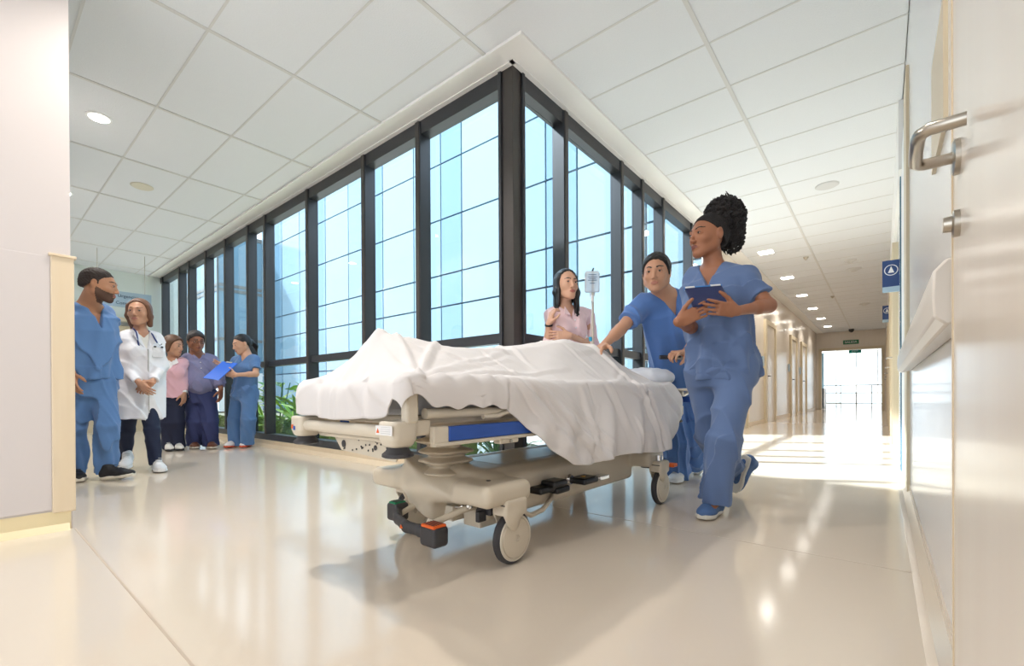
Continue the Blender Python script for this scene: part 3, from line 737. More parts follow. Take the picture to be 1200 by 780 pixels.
obj('step_bar', MB().tube([(-1.20, 1.44, .20), (-1.16, 1.46, .15), (-1.15, 1.50, .128), (-1.15, 1.58, .135), (-1.16, 1.66, .17), (-1.2, 1.72, .19)], .011, 10), M['plastic'], bed, smooth=True)
obj('rear_pedal', MB().box(-1.2, -1.06, 2.62, 2.68, .18, .205), M['black'], bed, bevel=.008)
obj('orange_pad', MB().box(-1.03, -.985, 2.60, 2.66, .205, .225), M['orange'], bed, bevel=.005)
# litter frame
fr = MB()
fr.tube([(XR_+.005, YF+.06, .572), (XR_+.005, YR-.05, .572)], .017, 12).tube([(XL_-.005, YF+.06, .572), (XL_-.005, YR-.05, .572)], .017, 12)
obj('side_tube', fr, M['plastic2'], bed, smooth=True)
obj('deck', MB().box(XL_+.03, XR_-.03, YF+.05, YR-.05, .535, .565), M['plastic2'], bed, bevel=.006)
obj('foot_crossbar', MB().tube([(XL_+.03, YF-.03, .518), (XR_-.03, YF-.03, .518)], .021, 14), M['plastic2'], bed, smooth=True)
obj('foot_crossbar_lower', MB().tube([(XL_+.06, YF+.02, .485), (XR_-.06, YF+.02, .485)], .010, 10), M['plastic2'], bed, smooth=True)
obj('lower_frame', MB().box(XM-.20, XM-.15, YF+.1, YR-.1, .49, .535).box(XM+.15, XM+.20, YF+.1, YR-.1, .49, .535).box(XM-.2, XM+.2, 1.15, 1.38, .49, .535).box(XM-.2, XM+.2, 2.2, 2.5, .49, .535), M['plastic'], bed, bevel=.004)
# perforated plate at the foot
pl = MB().prism([(XL_+.10, YF+.045, .487), (XR_-.07, YF+.045, .487), (XR_-.09, YF+.045, .455), (XR_-.13, YF+.045, .412), (XL_+.17, YF+.045, .425)], (0, .006, 0))
plate = obj('perforated_plate', pl, M['plastic2'], bed)
random.seed(2)
for k in range(22):
    t = random.random(); zz = .43+random.random()*.045; xx = XL_+.18+t*(XR_-XL_-.34)
    obj('hole', MB().lathe((xx, YF+.0435, zz), (0, -1, 0), [(.0035, 0), (.0035, .001)], 10), M['black'], plate)
for xx, r in ((XL_+.19, .014), (XR_-.135, .016), (XM+.08, .009)):
    obj('hole', MB().lathe((xx, YF+.0435, .45), (0, -1, 0), [(r, 0), (r, .0012)], 18), M['dark'], plate)
# corner housings with bumper cones
def corner(x, y, sx, sy):
    dz = .012; s = SDF((x-.09, y-.09, .44), (x+.09, y+.12, .68), .004)
    s.loft([(x, y, .475), (x, y, .50), (x, y, .553)], [.034, .045, .046], [.036, .046, .046], (1, 0, 0), (0, 1, 0), .006, pw=4, r=.008)
    s.box((x, y+sy*.055, .53), ID3, (.03, .05, .025), .01, .012)
    h = s.obj('corner_housing', M['plastic2'], bed)
    obj('bumper_cone', MB().lathe((x, y, .488), (0, 0, -1), [(.026, 0), (.029, .012), (.036, .024), (.046, .032), (.047, .040), (.038, .044)], 28), M['dark'], bed, smooth=True)
    return h
hr = corner(XR_-.02, YF-.02, 1, 1); hl = corner(XL_+.02, YF-.02, -1, 1); corner(XR_-.02, YR+.02, 1, -1); corner(XL_+.02, YR+.02, -1, -1)
lb = obj('warning_label', MB().box(XR_-.062, XR_+.022, YF-.0685, YF-.0665, .513, .541), M['label'], hr)
obj('orange_triangle', MB().prism([(XR_-.057, YF-.0695, .519), (XR_-.042, YF-.0695, .519), (XR_-.0495, YF-.0695, .533)], (0, .0005, 0)), M['orange'], hr)
for k in range(4): obj('label_line', MB().box(XR_-.035, XR_+.016, YF-.0692, YF-.0687, .518+.006*k, .5198+.006*k), M['grid'], hr)
obj('label_orange', MB().box(XL_+.0, XL_+.014, YF-.0685, YF-.0665, .505, .52), M['orange'], hl); obj('label_blue', MB().box(XL_+.016, XL_+.03, YF-.0685, YF-.0665, .500, .515), M['blue'], hl)
obj('end_post', MB().box(XR_-.005, XR_+.030, YF-.022, YF+.022, .545, .650), M['plastic2'], bed, bevel=.008, smooth=True)
obj('end_post', MB().box(XL_-.012, XL_+.025, YF-.01, YF+.05, .545, .60), M['plastic2'], bed, bevel=.008, smooth=True)
# side rails folded down (blue strips)
for sx, x in ((1, XR_+.02), (-1, XL_-.02)):
    obj('rail_end', MB().box(x-.012, x+.012, .925, .985, .478, .532), M['plastic2'], bed, bevel=.004)
    obj('blue_rail', MB().box(x-.010, x+.014, .985, 2.78, .482, .530), M['blue'], bed, bevel=.004)
    obj('rail_lip', MB().box(x-.014, x+.012, .93, 2.78, .468, .481), M['plastic2'], bed, bevel=.003)
    for y in (1.28, 1.9, 2.5):
        obj('rail_bracket', MB().box(x-.03, x+.008, y-.05, y+.05, .452, .470), M['plastic2'], bed, bevel=.005)
        obj('rail_bolt', MB().lathe((x+.012*sx, y, .46), (sx, 0, 0), [(.007, 0), (.007, .004)], 10), M['steel'], bed)
obj('rail_loop', MB().tube([(XR_+.01, 1.16, .555), (XR_+.02, 1.22, .555), (XR_+.022, 1.30, .575), (XR_+.02, 1.38, .60), (XR_+.01, 1.45, .60)], .010, 10), M['plastic2'], bed, smooth=True)
obj('yellow_grip', MB().box(XR_+.0, XR_+.03, 1.345, 1.40, .575, .598), M['yellow'], bed, bevel=.008, smooth=True)
# head end: push handles and blue plate
obj('head_plate', MB().box(XL_+.05, XR_+.09, YR, YR+.03, .575, .612), M['blue'], bed, bevel=.006)
obj('head_tray', MB().box(XM-.1, XR_+.11, YR-.10, YR+.05, .645, .662), M['plastic'], bed, bevel=.005)
obj('head_latch', MB().box(XR_-.02, XR_+.04, YR-.01, YR+.03, .612, .648), M['plastic2'], bed, bevel=.01)
obj('push_handle', MB().tube([(XR_+.0, YR+.02, .60), (XR_+.04, YR+.10, .64), (XR_+.055, YR+.11, .80), (XR_+.04, YR+.10, .855), (XR_-.02, YR+.04, .865)], .013, 12), M['steel'], bed, smooth=True)
obj('push_grip', MB().tube([(-1.195, 2.90, .868), (-1.095, 2.99, .868)], .014, 14), M['dark'], bed, smooth=True)
obj('push_handle', MB().tube([(XL_+.02, YR+.0, .60), (XL_+.02, YR+.05, .66), (XL_+.02, YR+.06, .74), (XL_+.08, YR+.02, .76)], .013, 12), M['steel'], bed, smooth=True)
# mattress
obj('mattress', MB().box(XL_+.02, XR_-.02, YF+.02, YR-.05, .566, .655), mat('mattress_vinyl', (196, 200, 208), .5), bed, bevel=.02, seg=3, smooth=True)
# infusion pole
px_, py_ = -1.655, 2.83
pole = MB().tube([(px_, py_, .55), (px_, py_, 1.43)], .009, 12)
obj('infusion_pole', pole, M['plastic2'], bed, smooth=True)
obj('pole_socket', MB().lathe((px_, py_, .56), (0, 0, 1), [(.02, 0), (.02, .06), (.014, .07)], 16), M['plastic2'], bed, smooth=True)
obj('pole_hook', MB().tube([(px_, py_, 1.42), (px_, py_, 1.505), (px_+.015, py_-.012, 1.515), (px_+.02, py_-.03, 1.50)], .006, 8), M['black'], bed, smooth=True)
# sheet
def smoothstep(e0, e1, x):
    t = min(1, max(0, (x-e0)/(e1-e0))); return t*t*(3-2*t)
def interp(x, xs_, ys_): return float(np.interp(x, xs_, ys_))
HW = .335; Y0S, Y1S = .835, 2.80
yk = [.83, .90, .975, 1.06, 1.2, 1.4, 1.6, 1.75, 1.9, 2.1, 2.3, 2.45, 2.6, 2.72, 2.86]
hk = [.74, .80, .865, .855, .845, .84, .85, .875, .90, .925, .925, .90, .84, .78, .70]
wk = [.05, .07, .10, .12, .14, .17, .19, .21, .23, .25, .26, .22, .17, .17, .2]
def top_z(x, y):
    y_ = min(max(y, Y0S), Y1S); hb = interp(y_, yk, hk); wb = interp(y_, yk, wk); xc_ = XM-.03
    if y_ < .975: # tent from the toes down to the foot edge of the mattress
        t = (y_-.83)/(.975-.83); hb = .665+(.865-.665)*t; 
    a = abs(x-xc_)
    edge = .690+.006*math.sin(y_*7)
    if a < wb*.5: s = 1-.10*(a/(wb*.5))**2
    else: s = .90*max(0, 1-(a-wb*.5)/(HW-wb*.5+.01))**1.05
    dip = -.035*math.exp(-((x-xc_)/.05)**2)*smoothstep(1.1, 1.3, y_)*(1-smoothstep(1.55, 1.75, y_))
    return edge+(hb-edge)*s+dip
def hem_drop(x, y, side):
    if side > 0:   # right side, towards the camera: tucked on the rail at the foot, then hanging low
        return interp(y, [.8, 1.15, 1.24, 1.34, 1.46, 1.62, 1.72, 1.9, 2.2, 2.45, 2.58, 2.72, 2.86, 2.95], [.115, .115, .12, .18, .275, .355, .375, .365, .375, .385, .37, .28, .16, .13])
    return interp(y, [.8, 1.1, 1.4, 2.2, 2.9], [.10, .09, .22, .30, .12])
nx, ns, ny, ne = 96, 46, 250, 16
rows = []
random.seed(11)
def wr(p, q): return math.sin(p)*math.cos(q)
def sheet_pt(u, v):
    """u: -1-ns..1+ns across, v along"""
    return
ulist = [(-1, (ns-i)/ns) for i in range(ns)]+[(0, -1+2*i/nx) for i in range(nx+1)]+[(1, (i+1)/ns) for i in range(ns)]
vlist = [(-1, (ne-i)/ne) for i in range(ne)]+[(0, i/ny) for i in range(ny+1)]+[(1, (i+1)/ne) for i in range(ne)]
verts = []
rc = random.Random(21)
CRS = []   # creases: (a0, b0, a1, b1, height, width) across / along the cloth
for (a1_, b1_) in ((-.25, 1.15), (-.12, 1.35), (.02, 1.22), (.05, 1.62), (.16, 1.45), (.24, 1.75), (-.05, .96), (.1, 1.0)): CRS.append((HW-.01, .89, a1_, b1_, .008, .012))
for (a1_, b1_) in ((.34, .70), (.15, .72), (-.05, .71), (-.3, .78)): CRS.append((-.03, .97, a1_, b1_, .007, .014))
for (a1_, b1_) in ((-.33, 1.3), (-.33, 1.05), (-.2, 1.6), (.3, 1.3)): CRS.append((-.03, 1.0, a1_, b1_, .008, .012))
for k in range(9):
    b0 = 1.22+.05*k; CRS.append((HW-.22+.02*k, b0-.16, HW+.14+.028*k, b0+.16+.025*k, rc.uniform(.008, .015), rc.uniform(.010, .017)))
CRS += [(.02, 2.28, HW+.06, 2.33, .016, .014), (HW-.02, 2.33, HW+.36, 2.46, .022, .014), (HW+.02, 2.42, HW+.36, 2.50, .016, .012), (.0, 2.42, HW, 2.62, .012, .015), (HW, 2.6, HW+.22, 2.78, .014, .016), (HW+.05, 1.75, HW+.33, 1.80, .010, .02), (HW-.05, 1.95, HW+.30, 2.14, .010, .02), (-.3, 1.9, .3, 2.05, .008, .012), (-.25, 1.75, .2, 1.6, .010, .012)]
for k in range(40):
    a0, b0 = rc.uniform(-.33, HW+.25), rc.uniform(1.0, 2.75); an = rc.gauss(.5, .7); L_ = rc.uniform(.08, .3)
    CRS.append((a0, b0, a0+L_*math.cos(an), b0+L_*math.sin(an), rc.uniform(.003, .008)*rc.choice((1, 1, -1)), rc.uniform(.008, .016)))
def creases(a, b):
    t_ = 0
    for a0, b0, a1, b1, hh, ww_ in CRS:
        dx, dy = a1-a0, b1-b0; L2 = dx*dx+dy*dy; t = ((a-a0)*dx+(b-b0)*dy)/L2
        if t < -.1 or t > 1.1: continue
        d = ((a-a0)*dy-(b-b0)*dx)/math.sqrt(L2)
        if abs(d) > .06: continue
        t = min(1, max(0, t)); t_ += hh*(math.exp(-(d/ww_)**2)-.45*math.exp(-((d-ww_*1.8)/ww_)**2))*math.sin(PI*min(1, max(0, .12+.76*t)))
    return t_
for vk, vv in vlist:
    for uk, uu in ulist:
        y = Y0S if vk < 0 else (Y1S if vk > 0 else Y0S+(Y1S-Y0S)*vv)
        ey = (.135*(1-.42*math.exp(-((uu-1)/.12)**2 if uk == 0 else 0)) if vk < 0 else .06)*vv if vk else 0
        if uk == 0: x = XM+HW*uu; ex = 0
        else: x = XM+HW*uk; ex = uu*hem_drop(0, y, uk)*(1-.42*math.exp(-((y-.84)/.07)**2) if uk > 0 else 1)
        z = top_z(x, y); e = math.hypot(ex, ey)
        wv = 0.003*wr(y*23+x*9, x*31-y*5)+.002*wr(y*47-x*33, x*19+y*11)
        au = x-XM if uk == 0 else uk*(HW+ex); bv = y+vk*ey
        cz = creases(au, bv)
        if uk == 0 and vk == 0:
            wv += .006*math.sin(y*15+x*16+1.5*math.sin(y*5))*smoothstep(1.3, 1.7, y)
            wv += cz
        round_ = .03; zz = z+wv; ox = oy = 0
        if e > 0:
            dx, dy = (uk*ex/e if uk else 0), (vk*ey/e if vk else 0)
            # curve over the edge, hang, flare a little
            hang = e; out_ = round_*(1-math.exp(-e/.02))
            fold = cz
            if uk > 0 and vk == 0:
                amp = .013*smoothstep(.05, .25, ex)
                fold += amp*math.sin(y*17+1.2*math.sin(y*6)+ex*6)+amp*.5*math.sin(y*39+ex*11)
                fold += .05*smoothstep(.03, .3, ex)*smoothstep(1.3, 1.7, y)*(1-smoothstep(2.5, 2.9, y))
                fold += .020*math.exp(-((y-1.30-ex*1.0)/.035)**2)+.018*math.exp(-((y-1.40-ex*1.25)/.04)**2)+.018*math.exp(-((y-2.44-ex*.25)/.022)**2)*smoothstep(0, .1, ex)
                fold += .05*smoothstep(2.6, 2.86, y)*smoothstep(0, .12, ex)
            elif uk < 0: fold += .012*math.sin(y*19)*smoothstep(.05, .25, ex)
            if vk < 0: fold += .008*math.sin(x*40)+.006*math.sin(x*17+1)
            ox = dx*(out_+fold); oy = dy*(out_+(fold if vk < 0 else 0))
            if vk < 0 and uk == 0: oy = -(out_+fold)
            zz = z+wv*.4-hang+.01*(1-math.exp(-e/.03))
            if uk > 0 and y < 1.25: # bunched roll of cloth along the tube
                zz += .006*math.sin(y*60)
        # gathered knot above the end post
        g = math.exp(-(((x+ox)-(XR_))**2+(y-.885)**2)/.0016)
        zz += .0*g; ox += .012*g*(1 if uk > 0 else 0)
        verts.append((x+ox, y+oy, zz))
W_ = len(ulist); faces = [(j*W_+i, j*W_+i+1, (j+1)*W_+i+1, (j+1)*W_+i) for j in range(len(vlist)-1) for i in range(W_-1)]
sm = MB(); sm.v = verts; sm.f = faces; sm.m = [0]*len(faces)
sheet = obj('bed_sheet', sm, M['sheet'], smooth=False)
sheet.data.polygons.foreach_set('use_smooth', [True]*len(sheet.data.polygons))
so = sheet.modifiers.new('solid', 'SOLIDIFY'); so.thickness = .004; so.offset = 1
tag(sheet, 'white sheet draped over the covered figure and hanging down the stretcher side', 'sheet')
# pillow at the head end
s = SDF((-1.75, 2.62, .62), (-1.0, 3.05, .84), .006)
s.ell((-1.30, 2.84, .735), ID3, (.22, .10, .065), .01); s.box((-1.30, 2.84, .73), ID3, (.19, .07, .03), .03, .05)
s.noise(lambda X, Y, Z: .004*np.sin(X*60+Y*20)*np.sin(Y*70+Z*30))
p_ = s.obj('pillow', M['pillow']); tag(p_, 'silvery white pillow at the head end of the stretcher', 'pillow')
# infusion bag
bx_, by_ = px_+.015, py_-.03
s = SDF((bx_-.07, by_-.06, 1.28), (bx_+.07, by_+.06, 1.52), .0025)
RB = (tuple(VR), (-VD.x, -VD.y, 0), (0, 0, 1))
s.box((bx_, by_, 1.415), RB, (.052, .012, .072), .012, .006); s.box((bx_, by_, 1.485), RB, (.046, .003, .01), .003, .004)
for q in (-.014, .014): s.cap((bx_+q*.77, by_+q*.63, 1.35), (bx_+q*.77, by_+q*.63, 1.32), .006, .005, .004)
bag = s.obj('infusion_bag', mat('clear_pvc', (232, 236, 240), .12, trans=.55)); tag(bag, 'clear infusion bag with grey print hanging on the stretcher pole', 'infusion bag')
for k, (z, wd) in enumerate(((1.465, .03), (1.45, .034), (1.438, .026), (1.426, .034), (1.405, .02))):
    c_ = Vector((bx_, by_, z))-Vector((VD.x, VD.y, 0))*.0135
    obj('print_line', MB().obox(c_, tuple(VR*wd*.9), (0, 0, .0018), tuple(VD*.0006)), M['signink'], bag)
obj('drip_chamber', MB().lathe((bx_, by_, 1.325), (0, 0, -1), [(.006, 0), (.009, .004), (.009, .045), (.004, .05)], 14), M['label'], bag, smooth=True)
obj('drip_tube', MB().tube([(bx_, by_, 1.275), (bx_-.01, by_-.01, 1.05), (bx_+.0, by_-.02, .98), (bx_-.02, by_-.04, .90)], .0025, 6), M['label'], bag, smooth=True)
obj('flow_clamp', MB().box(bx_-.012, bx_+.006, by_-.03, by_-.012, 1.0, 1.03), mat('cyan_clamp', (40, 170, 210), .4), bag, bevel=.003)

# the whole stretcher stands turned two degrees from the corridor line
PIV, TH = Vector((-1.30, .95, 0)), math.radians(-2.0); RT = Matrix.Rotation(TH, 3, 'Z')
for o_ in (bed, sheet, p_, bag):
    o_.location = RT @ (o_.location-PIV)+PIV; o_.rotation_euler = (0, 0, TH)
# ================================================================== people
UP3 = np.array((0, 0, 1.0))
def nrm(v): v = np.array(v, float); return v/np.linalg.norm(v)
def V3(p): return np.array(tuple(p), float)
SKIN = {'brown': mat('skin_brown', (158, 104, 74), .5, sub=.05, bump=(60, .05, .002)), 'tan': mat('skin_tan', (196, 146, 116), .5, sub=.05), 'fair': mat('skin_fair', (214, 166, 138), .5, sub=.05), 'deep': mat('skin_deep', (156, 104, 78), .5, sub=.05), 'olive': mat('skin_olive', (176, 126, 94), .5, sub=.05)}
LIPS = {'brown': mat('lips_brown', (122, 66, 54), .4), 'tan': mat('lips_tan', (170, 112, 94), .4), 'fair': mat('lips_fair', (178, 104, 92), .4), 'deep': mat('lips_deep', (112, 64, 56), .4), 'olive': mat('lips_olive', (146, 84, 74), .4)}
HAIR = {'black': mat('hair_black', (24, 20, 20), .45, bump=(120, .4, .004), stretch=(1, 1, .15)), 'curly': mat('hair_curly', (26, 21, 20), .8, bump=(160, .8, .006)), 'dark': mat('hair_dark_brown', (44, 33, 28), .75, bump=(120, .4, .004), stretch=(1, 1, .15)), 'brown': mat('hair_brown', (104, 72, 50), .5, bump=(120, .4, .004), stretch=(1, 1, .15)), 'auburn': mat('hair_auburn', (112, 76, 56), .5, bump=(120, .4, .004), stretch=(1, 1, .15)), 'greying': mat('hair_greying', (58, 54, 54), .6, bump=(90, .4, .004))}
SCRUB = {'slate': mat('scrub_slate_blue', (92, 114, 154), .85, bump=(16, .25, .006), sheen=.2), 'blue': mat('scrub_blue', (86, 124, 186), .85, bump=(16, .25, .006), sheen=.2), 'mid': mat('scrub_mid_blue', (86, 124, 174), .85, bump=(16, .25, .006), sheen=.2)}
EYEW = mat('eye_white', (232, 226, 220), .25); IRIS = mat('iris_dark', (40, 26, 20), .2)

def hand(s, w, d, n, t, curl=(.5, .5, .6, .7), sc=1.0, spread=.12, thumb=(.55, .75, .25), thumb_curl=.4, k=.006):
    """palm and five fingers: w wrist, d hand direction, n palm normal, t direction of the thumb side"""
    d = nrm(d); n = nrm(V3(n)-d*np.dot(n, d)); t0 = np.cross(d, n); t = t0*np.sign(np.dot(t0, t) or 1)
    R = (d, t, n)
    s.box(w+d*.045*sc, R, (.046*sc, .036*sc, .012*sc), .010*sc, .014)
    s.cap(w-d*.01, w+d*.03*sc, .024*sc, .022*sc, .012, flat=(n, 1.35))
    s.ell(w+d*.028*sc+t*.022*sc+n*.008*sc, R, (.03*sc, .016*sc, .014*sc), .012)
    L = (.072, .080, .074, .058); off = (.028, .009, -.010, -.028); r0 = (.0088, .009, .0086, .0076)
    for i in range(4):
        p = w+d*(.086-.006*abs(i-1.3))*sc+t*off[i]*sc
        a = -spread*(i-1.2)*.6*-1 if False else spread*(1.3-i)*.6
        dd = nrm(d+t*a); ang = curl[i]*.45
        for q, fr_ in enumerate((.45, .30, .25)):
            dd2 = nrm(dd*math.cos(ang)+n*math.sin(ang)); e = p+dd2*L[i]*fr_*sc
            s.cap(p, e, r0[i]*sc*(1-.07*q), r0[i]*sc*(.93-.09*q), k*.6); p = e; ang += curl[i]*.8
    p = w+d*.018*sc+t*.030*sc+n*.004*sc
    dd = nrm(d*thumb[0]+t*thumb[1]+n*thumb[2])
    for q, (l, r1, r2) in enumerate(((.038, .0125, .0108), (.030, .0105, .0096), (.024, .0098, .0078))):
        e = p+dd*l*sc; s.cap(p, e, r1*sc, r2*sc, .006); p = e; dd = nrm(dd+nrm(d*.9-t*.35+n*.35)*thumb_curl)

def head(s, c, R, sc, fem, neckb, nr):
    X, Y, Z = R
    def P(x, y, z): return c+(X*x+Y*y+Z*z)*sc
    def C(p, q, r1, r2, k=.012, op='u'): s.cap(P(*p), P(*q), r1*sc, r2*sc, k*sc, op)
    def El(p, rad, k=.012, op='u'): s.ell(P(*p), R, tuple(v*sc for v in rad), k*sc, op)
    s.cap(neckb, P(0, -.022, -.055), nr*1.12, nr*.98, .03)
    El((0, -.020, .030), (.073, .092, .084), .01)
    El((0, .020, -.012), (.064, .070, .088), .02)
    jw = .045 if fem else .052
    for x in (-1, 1):
        C((x*jw, -.004, -.052), (x*.016, .064, -.096), .020, .015, .022)
        C((x*jw*1.1, -.008, -.01), (x*jw, -.004, -.055), .020, .019, .02)
        El((x*.040, .054, -.024), (.020, .020, .017), .018)
    El((0, .070, -.096), (.017, .015, .014), .018)
    El((0, .050, -.075), (.034, .034, .030), .02)
    C((-.032, .076, .026), (.032, .076, .026), .011 if not fem else .009, .011 if not fem else .009, .016)
    for x in (-1, 1): El((x*.031, .094, .006), (.019, .014, .012), .010, 's')
    C((0, .083, .014), (0, .102, -.022), .0065, .0085, .010)
    El((0, .103, -.030), (.0105, .010, .009), .006)
    for x in (-1, 1): El((x*.011, .094, -.034), (.0075, .009, .0065), .005)
    for x in (-1, 1): # eyelids
        El((x*.031, .0735, .005), (.017, .0125, .0115), .004)
    El((0, .083, -.062), (.024, .010, .014), .012)
    El((0, .0925, -.0565), (.020, .0055, .0048), .004); El((0, .092, -.067), (.017, .0058, .0055), .004)
    El((0, .0985, -.0615), (.020, .004, .0014), .002, 's')
    for x in (-1, 1):
        El((x*.077, -.014, -.004), (.008, .017, .030), .006); El((x*.079, -.008, .010), (.007, .012, .012), .006)
        El((x*.086, -.010, .0), (.005, .008, .014), .004, 's')
    return P
def face_mats(c, R, sc, extra=None):
    X, Y, Z = R
    def fn(Cn):
        q = Cn-c; x, y, z = np.abs(q @ X)/sc, (q @ Y)/sc, (q @ Z)/sc; mi = np.zeros(len(Cn), int)
        lips = (x < .0215) & (y > .084) & (z < -.0515+.0) & (z > -.0735) & (np.abs(z+.0620) < .0115-.0075*(x/.0215)**1.5)
        mi[lips] = 1
        zb = .027+.006*np.sin(np.clip((x-.012)/.036, 0, 1)*2.6); brow = (x > .011) & (x < .050) & (y > .05) & (np.abs(z-zb) < .0042-.0022*np.clip((x-.03)/.02, 0, 1))
        mi[brow] = 2
        if extra is not None: mi[extra(x, y, z)] = 3
        return mi
    return fn
def eyes(c, R, sc, parent, gaze=(0, 0)):
    X, Y, Z = R
    for x in (-1, 1):
        p = c+(X*x*.031+Y*.0765+Z*.0045)*sc
        def ell_mb(mb, cc, rad, mi, n=12):
            pr = [(max(1e-4, math.sin(PI*i/8)), -math.cos(PI*i/8)) for i in range(9)]; vs_, fs = [], []
            for r, h in pr:
                for k in range(n):
                    a = 2*PI*k/n; vs_.append(Vector(cc+X*rad[0]*r*math.cos(a)*sc+Z*rad[2]*r*math.sin(a)*sc+Y*rad[1]*h*sc))
            for i in range(8):
                for k in range(n): fs.append((i*n+k, i*n+(k+1) % n, (i+1)*n+(k+1) % n, (i+1)*n+k))
            mb.add(vs_, fs, mi); return mb
        e = obj('eye', ell_mb(MB(), p, (.0120, .0102, .0052), 0), EYEW, parent, smooth=True)
        g = c+(X*(x*.031+gaze[0])+Y*.0835+Z*(.0045+gaze[1]))*sc
        obj('iris', ell_mb(MB(), g, (.0062, .0044, .0052), 0), IRIS, e, smooth=True)
        l = MB(); pts = [c+(X*(x*.031+q*.0145)+Y*(.0865-abs(q)**2*.008)+Z*(.0105-abs(q)**2*.004))*sc for q in (-1, -.5, 0, .5, 1)]
        obj('eyelash', l.tube(pts, [.0008*sc, .0014*sc, .0017*sc, .0014*sc, .0008*sc], 6), HAIR['black'], parent)

def hair_cap(s, c, R, sc, th=.008, line=((.060, .084), (-.008, .012)), nape=-.06, burn=0, back=1.0):
    """scalp hair following the skull, cleared in front of a line from the forehead to the ear"""
    X, Y, Z = R
    def P(x, y, z): return c+(X*x+Y*y+Z*z)*sc
    s.ell(P(0, -.021, .031), R, ((.0735+th)*sc, (.0925+th)*sc, (.0845+th)*sc), .01)
    s.ell(P(0, -.048, -.012), R, ((.060+th)*sc, (.060+th)*sc, (.066+th)*sc*back), .025)
    (y0, z0), (y1, z1) = line; L = math.hypot(y1-y0, z1-z0); ny_, nz_ = -(z1-z0)/L, (y1-y0)/L
    def cut(X_, Y_, Z_):
        x, y, z = X_-c[0], Y_-c[1], Z_-c[2]; yy = (x*Y[0]+y*Y[1]+z*Y[2])/sc; zz = (x*Z[0]+y*Z[1]+z*Z[2])/sc; xx = (x*X[0]+y*X[1]+z*X[2])/sc
        bump_ = .010*np.exp(-(np.abs(xx)-.045)**2/.0002)
        return -((yy-y0)*ny_+(zz-z0)*nz_+bump_*0)*sc
    s.put(cut, c-.25, c+.25, .004, 's')
    def low(X_, Y_, Z_):
        x, y, z = X_-c[0], Y_-c[1], Z_-c[2]; return (x*Z[0]+y*Z[1]+z*Z[2])-nape*sc
    s.put(low, c-.25, c+.25, .006, 's')
    if burn:
        for x in (-1, 1): s.cap(P(x*.070, .004, .03), P(x*.069, .004, -.012), .008*sc+burn, .006*sc+burn, .01)
    return P

def ridge(freq, seed=0.0, ax=(1, 1, 1)):
    """sharp-crested cloth wrinkles: two warped families of ridges"""
    a, b, c = ax
    def fn(X, Y, Z):
        u = X*freq*a+seed; v = Y*freq*b-seed*2; w_ = Z*freq*c+seed*3
        p = np.sin(.8*u+.9*v+1.6*w_+1.9*np.sin(.55*u-.4*w_+seed)+1.2*np.sin(.7*v+.3*w_))
        q = np.sin(1.1*u-1.0*v-.9*w_+1.7*np.sin(.6*v+.5*w_-seed))
        m_ = .5+.5*np.sin(.5*u+.45*v+.4*w_+seed); 
        return (-(1-np.abs(p))**2*1.8+.5)*m_*1.6+(-(1-np.abs(q))**2*1.8+.5)*(1-m_)*1.6
    return fn
def shoe(s, a, toe, up, L=.27, Wd=.094, hgt=.085, k=.02):
    """a: heel end on the ground line, toe: toe end; up: local up"""
    d = nrm(V3(toe)-V3(a)); up = nrm(V3(up)-d*np.dot(up, d)); sd = np.cross(d, up); a = V3(a); R = (d, sd, up)
    s.ell(a+d*L*.70+up*.032, R, (L*.31, Wd*.50, .031), k)
    s.cap(a+d*L*.16+up*.038, a+d*L*.62+up*.032, .040, .036, k, flat=(sd, 1.08))
    s.cap(a+d*L*.15+up*.045, a+d*L*.22+up*(hgt), .038, .036, k)
    s.cap(a+d*L*.28+up*.07, a+d*L*.60+up*.042, .030, .030, k)
    return R
def sole(s, a, toe, up, L, Wd, th=.022):
    d = nrm(V3(toe)-V3(a)); up = nrm(V3(up)-d*np.dot(up, d)); sd = np.cross(d, up); a = V3(a)
    n = 9; T = np.linspace(0, 1, n); A = [Wd*.5*v for v in (.55, .74, .78, .74, .78, .94, 1.04, .92, .50)]
    s.loft([a+d*L*t+up*(th*.5+.004*max(0, t-.7)*4) for t in T], A, [th*.5]*n, sd, up, .004, pw=5, r=.004)

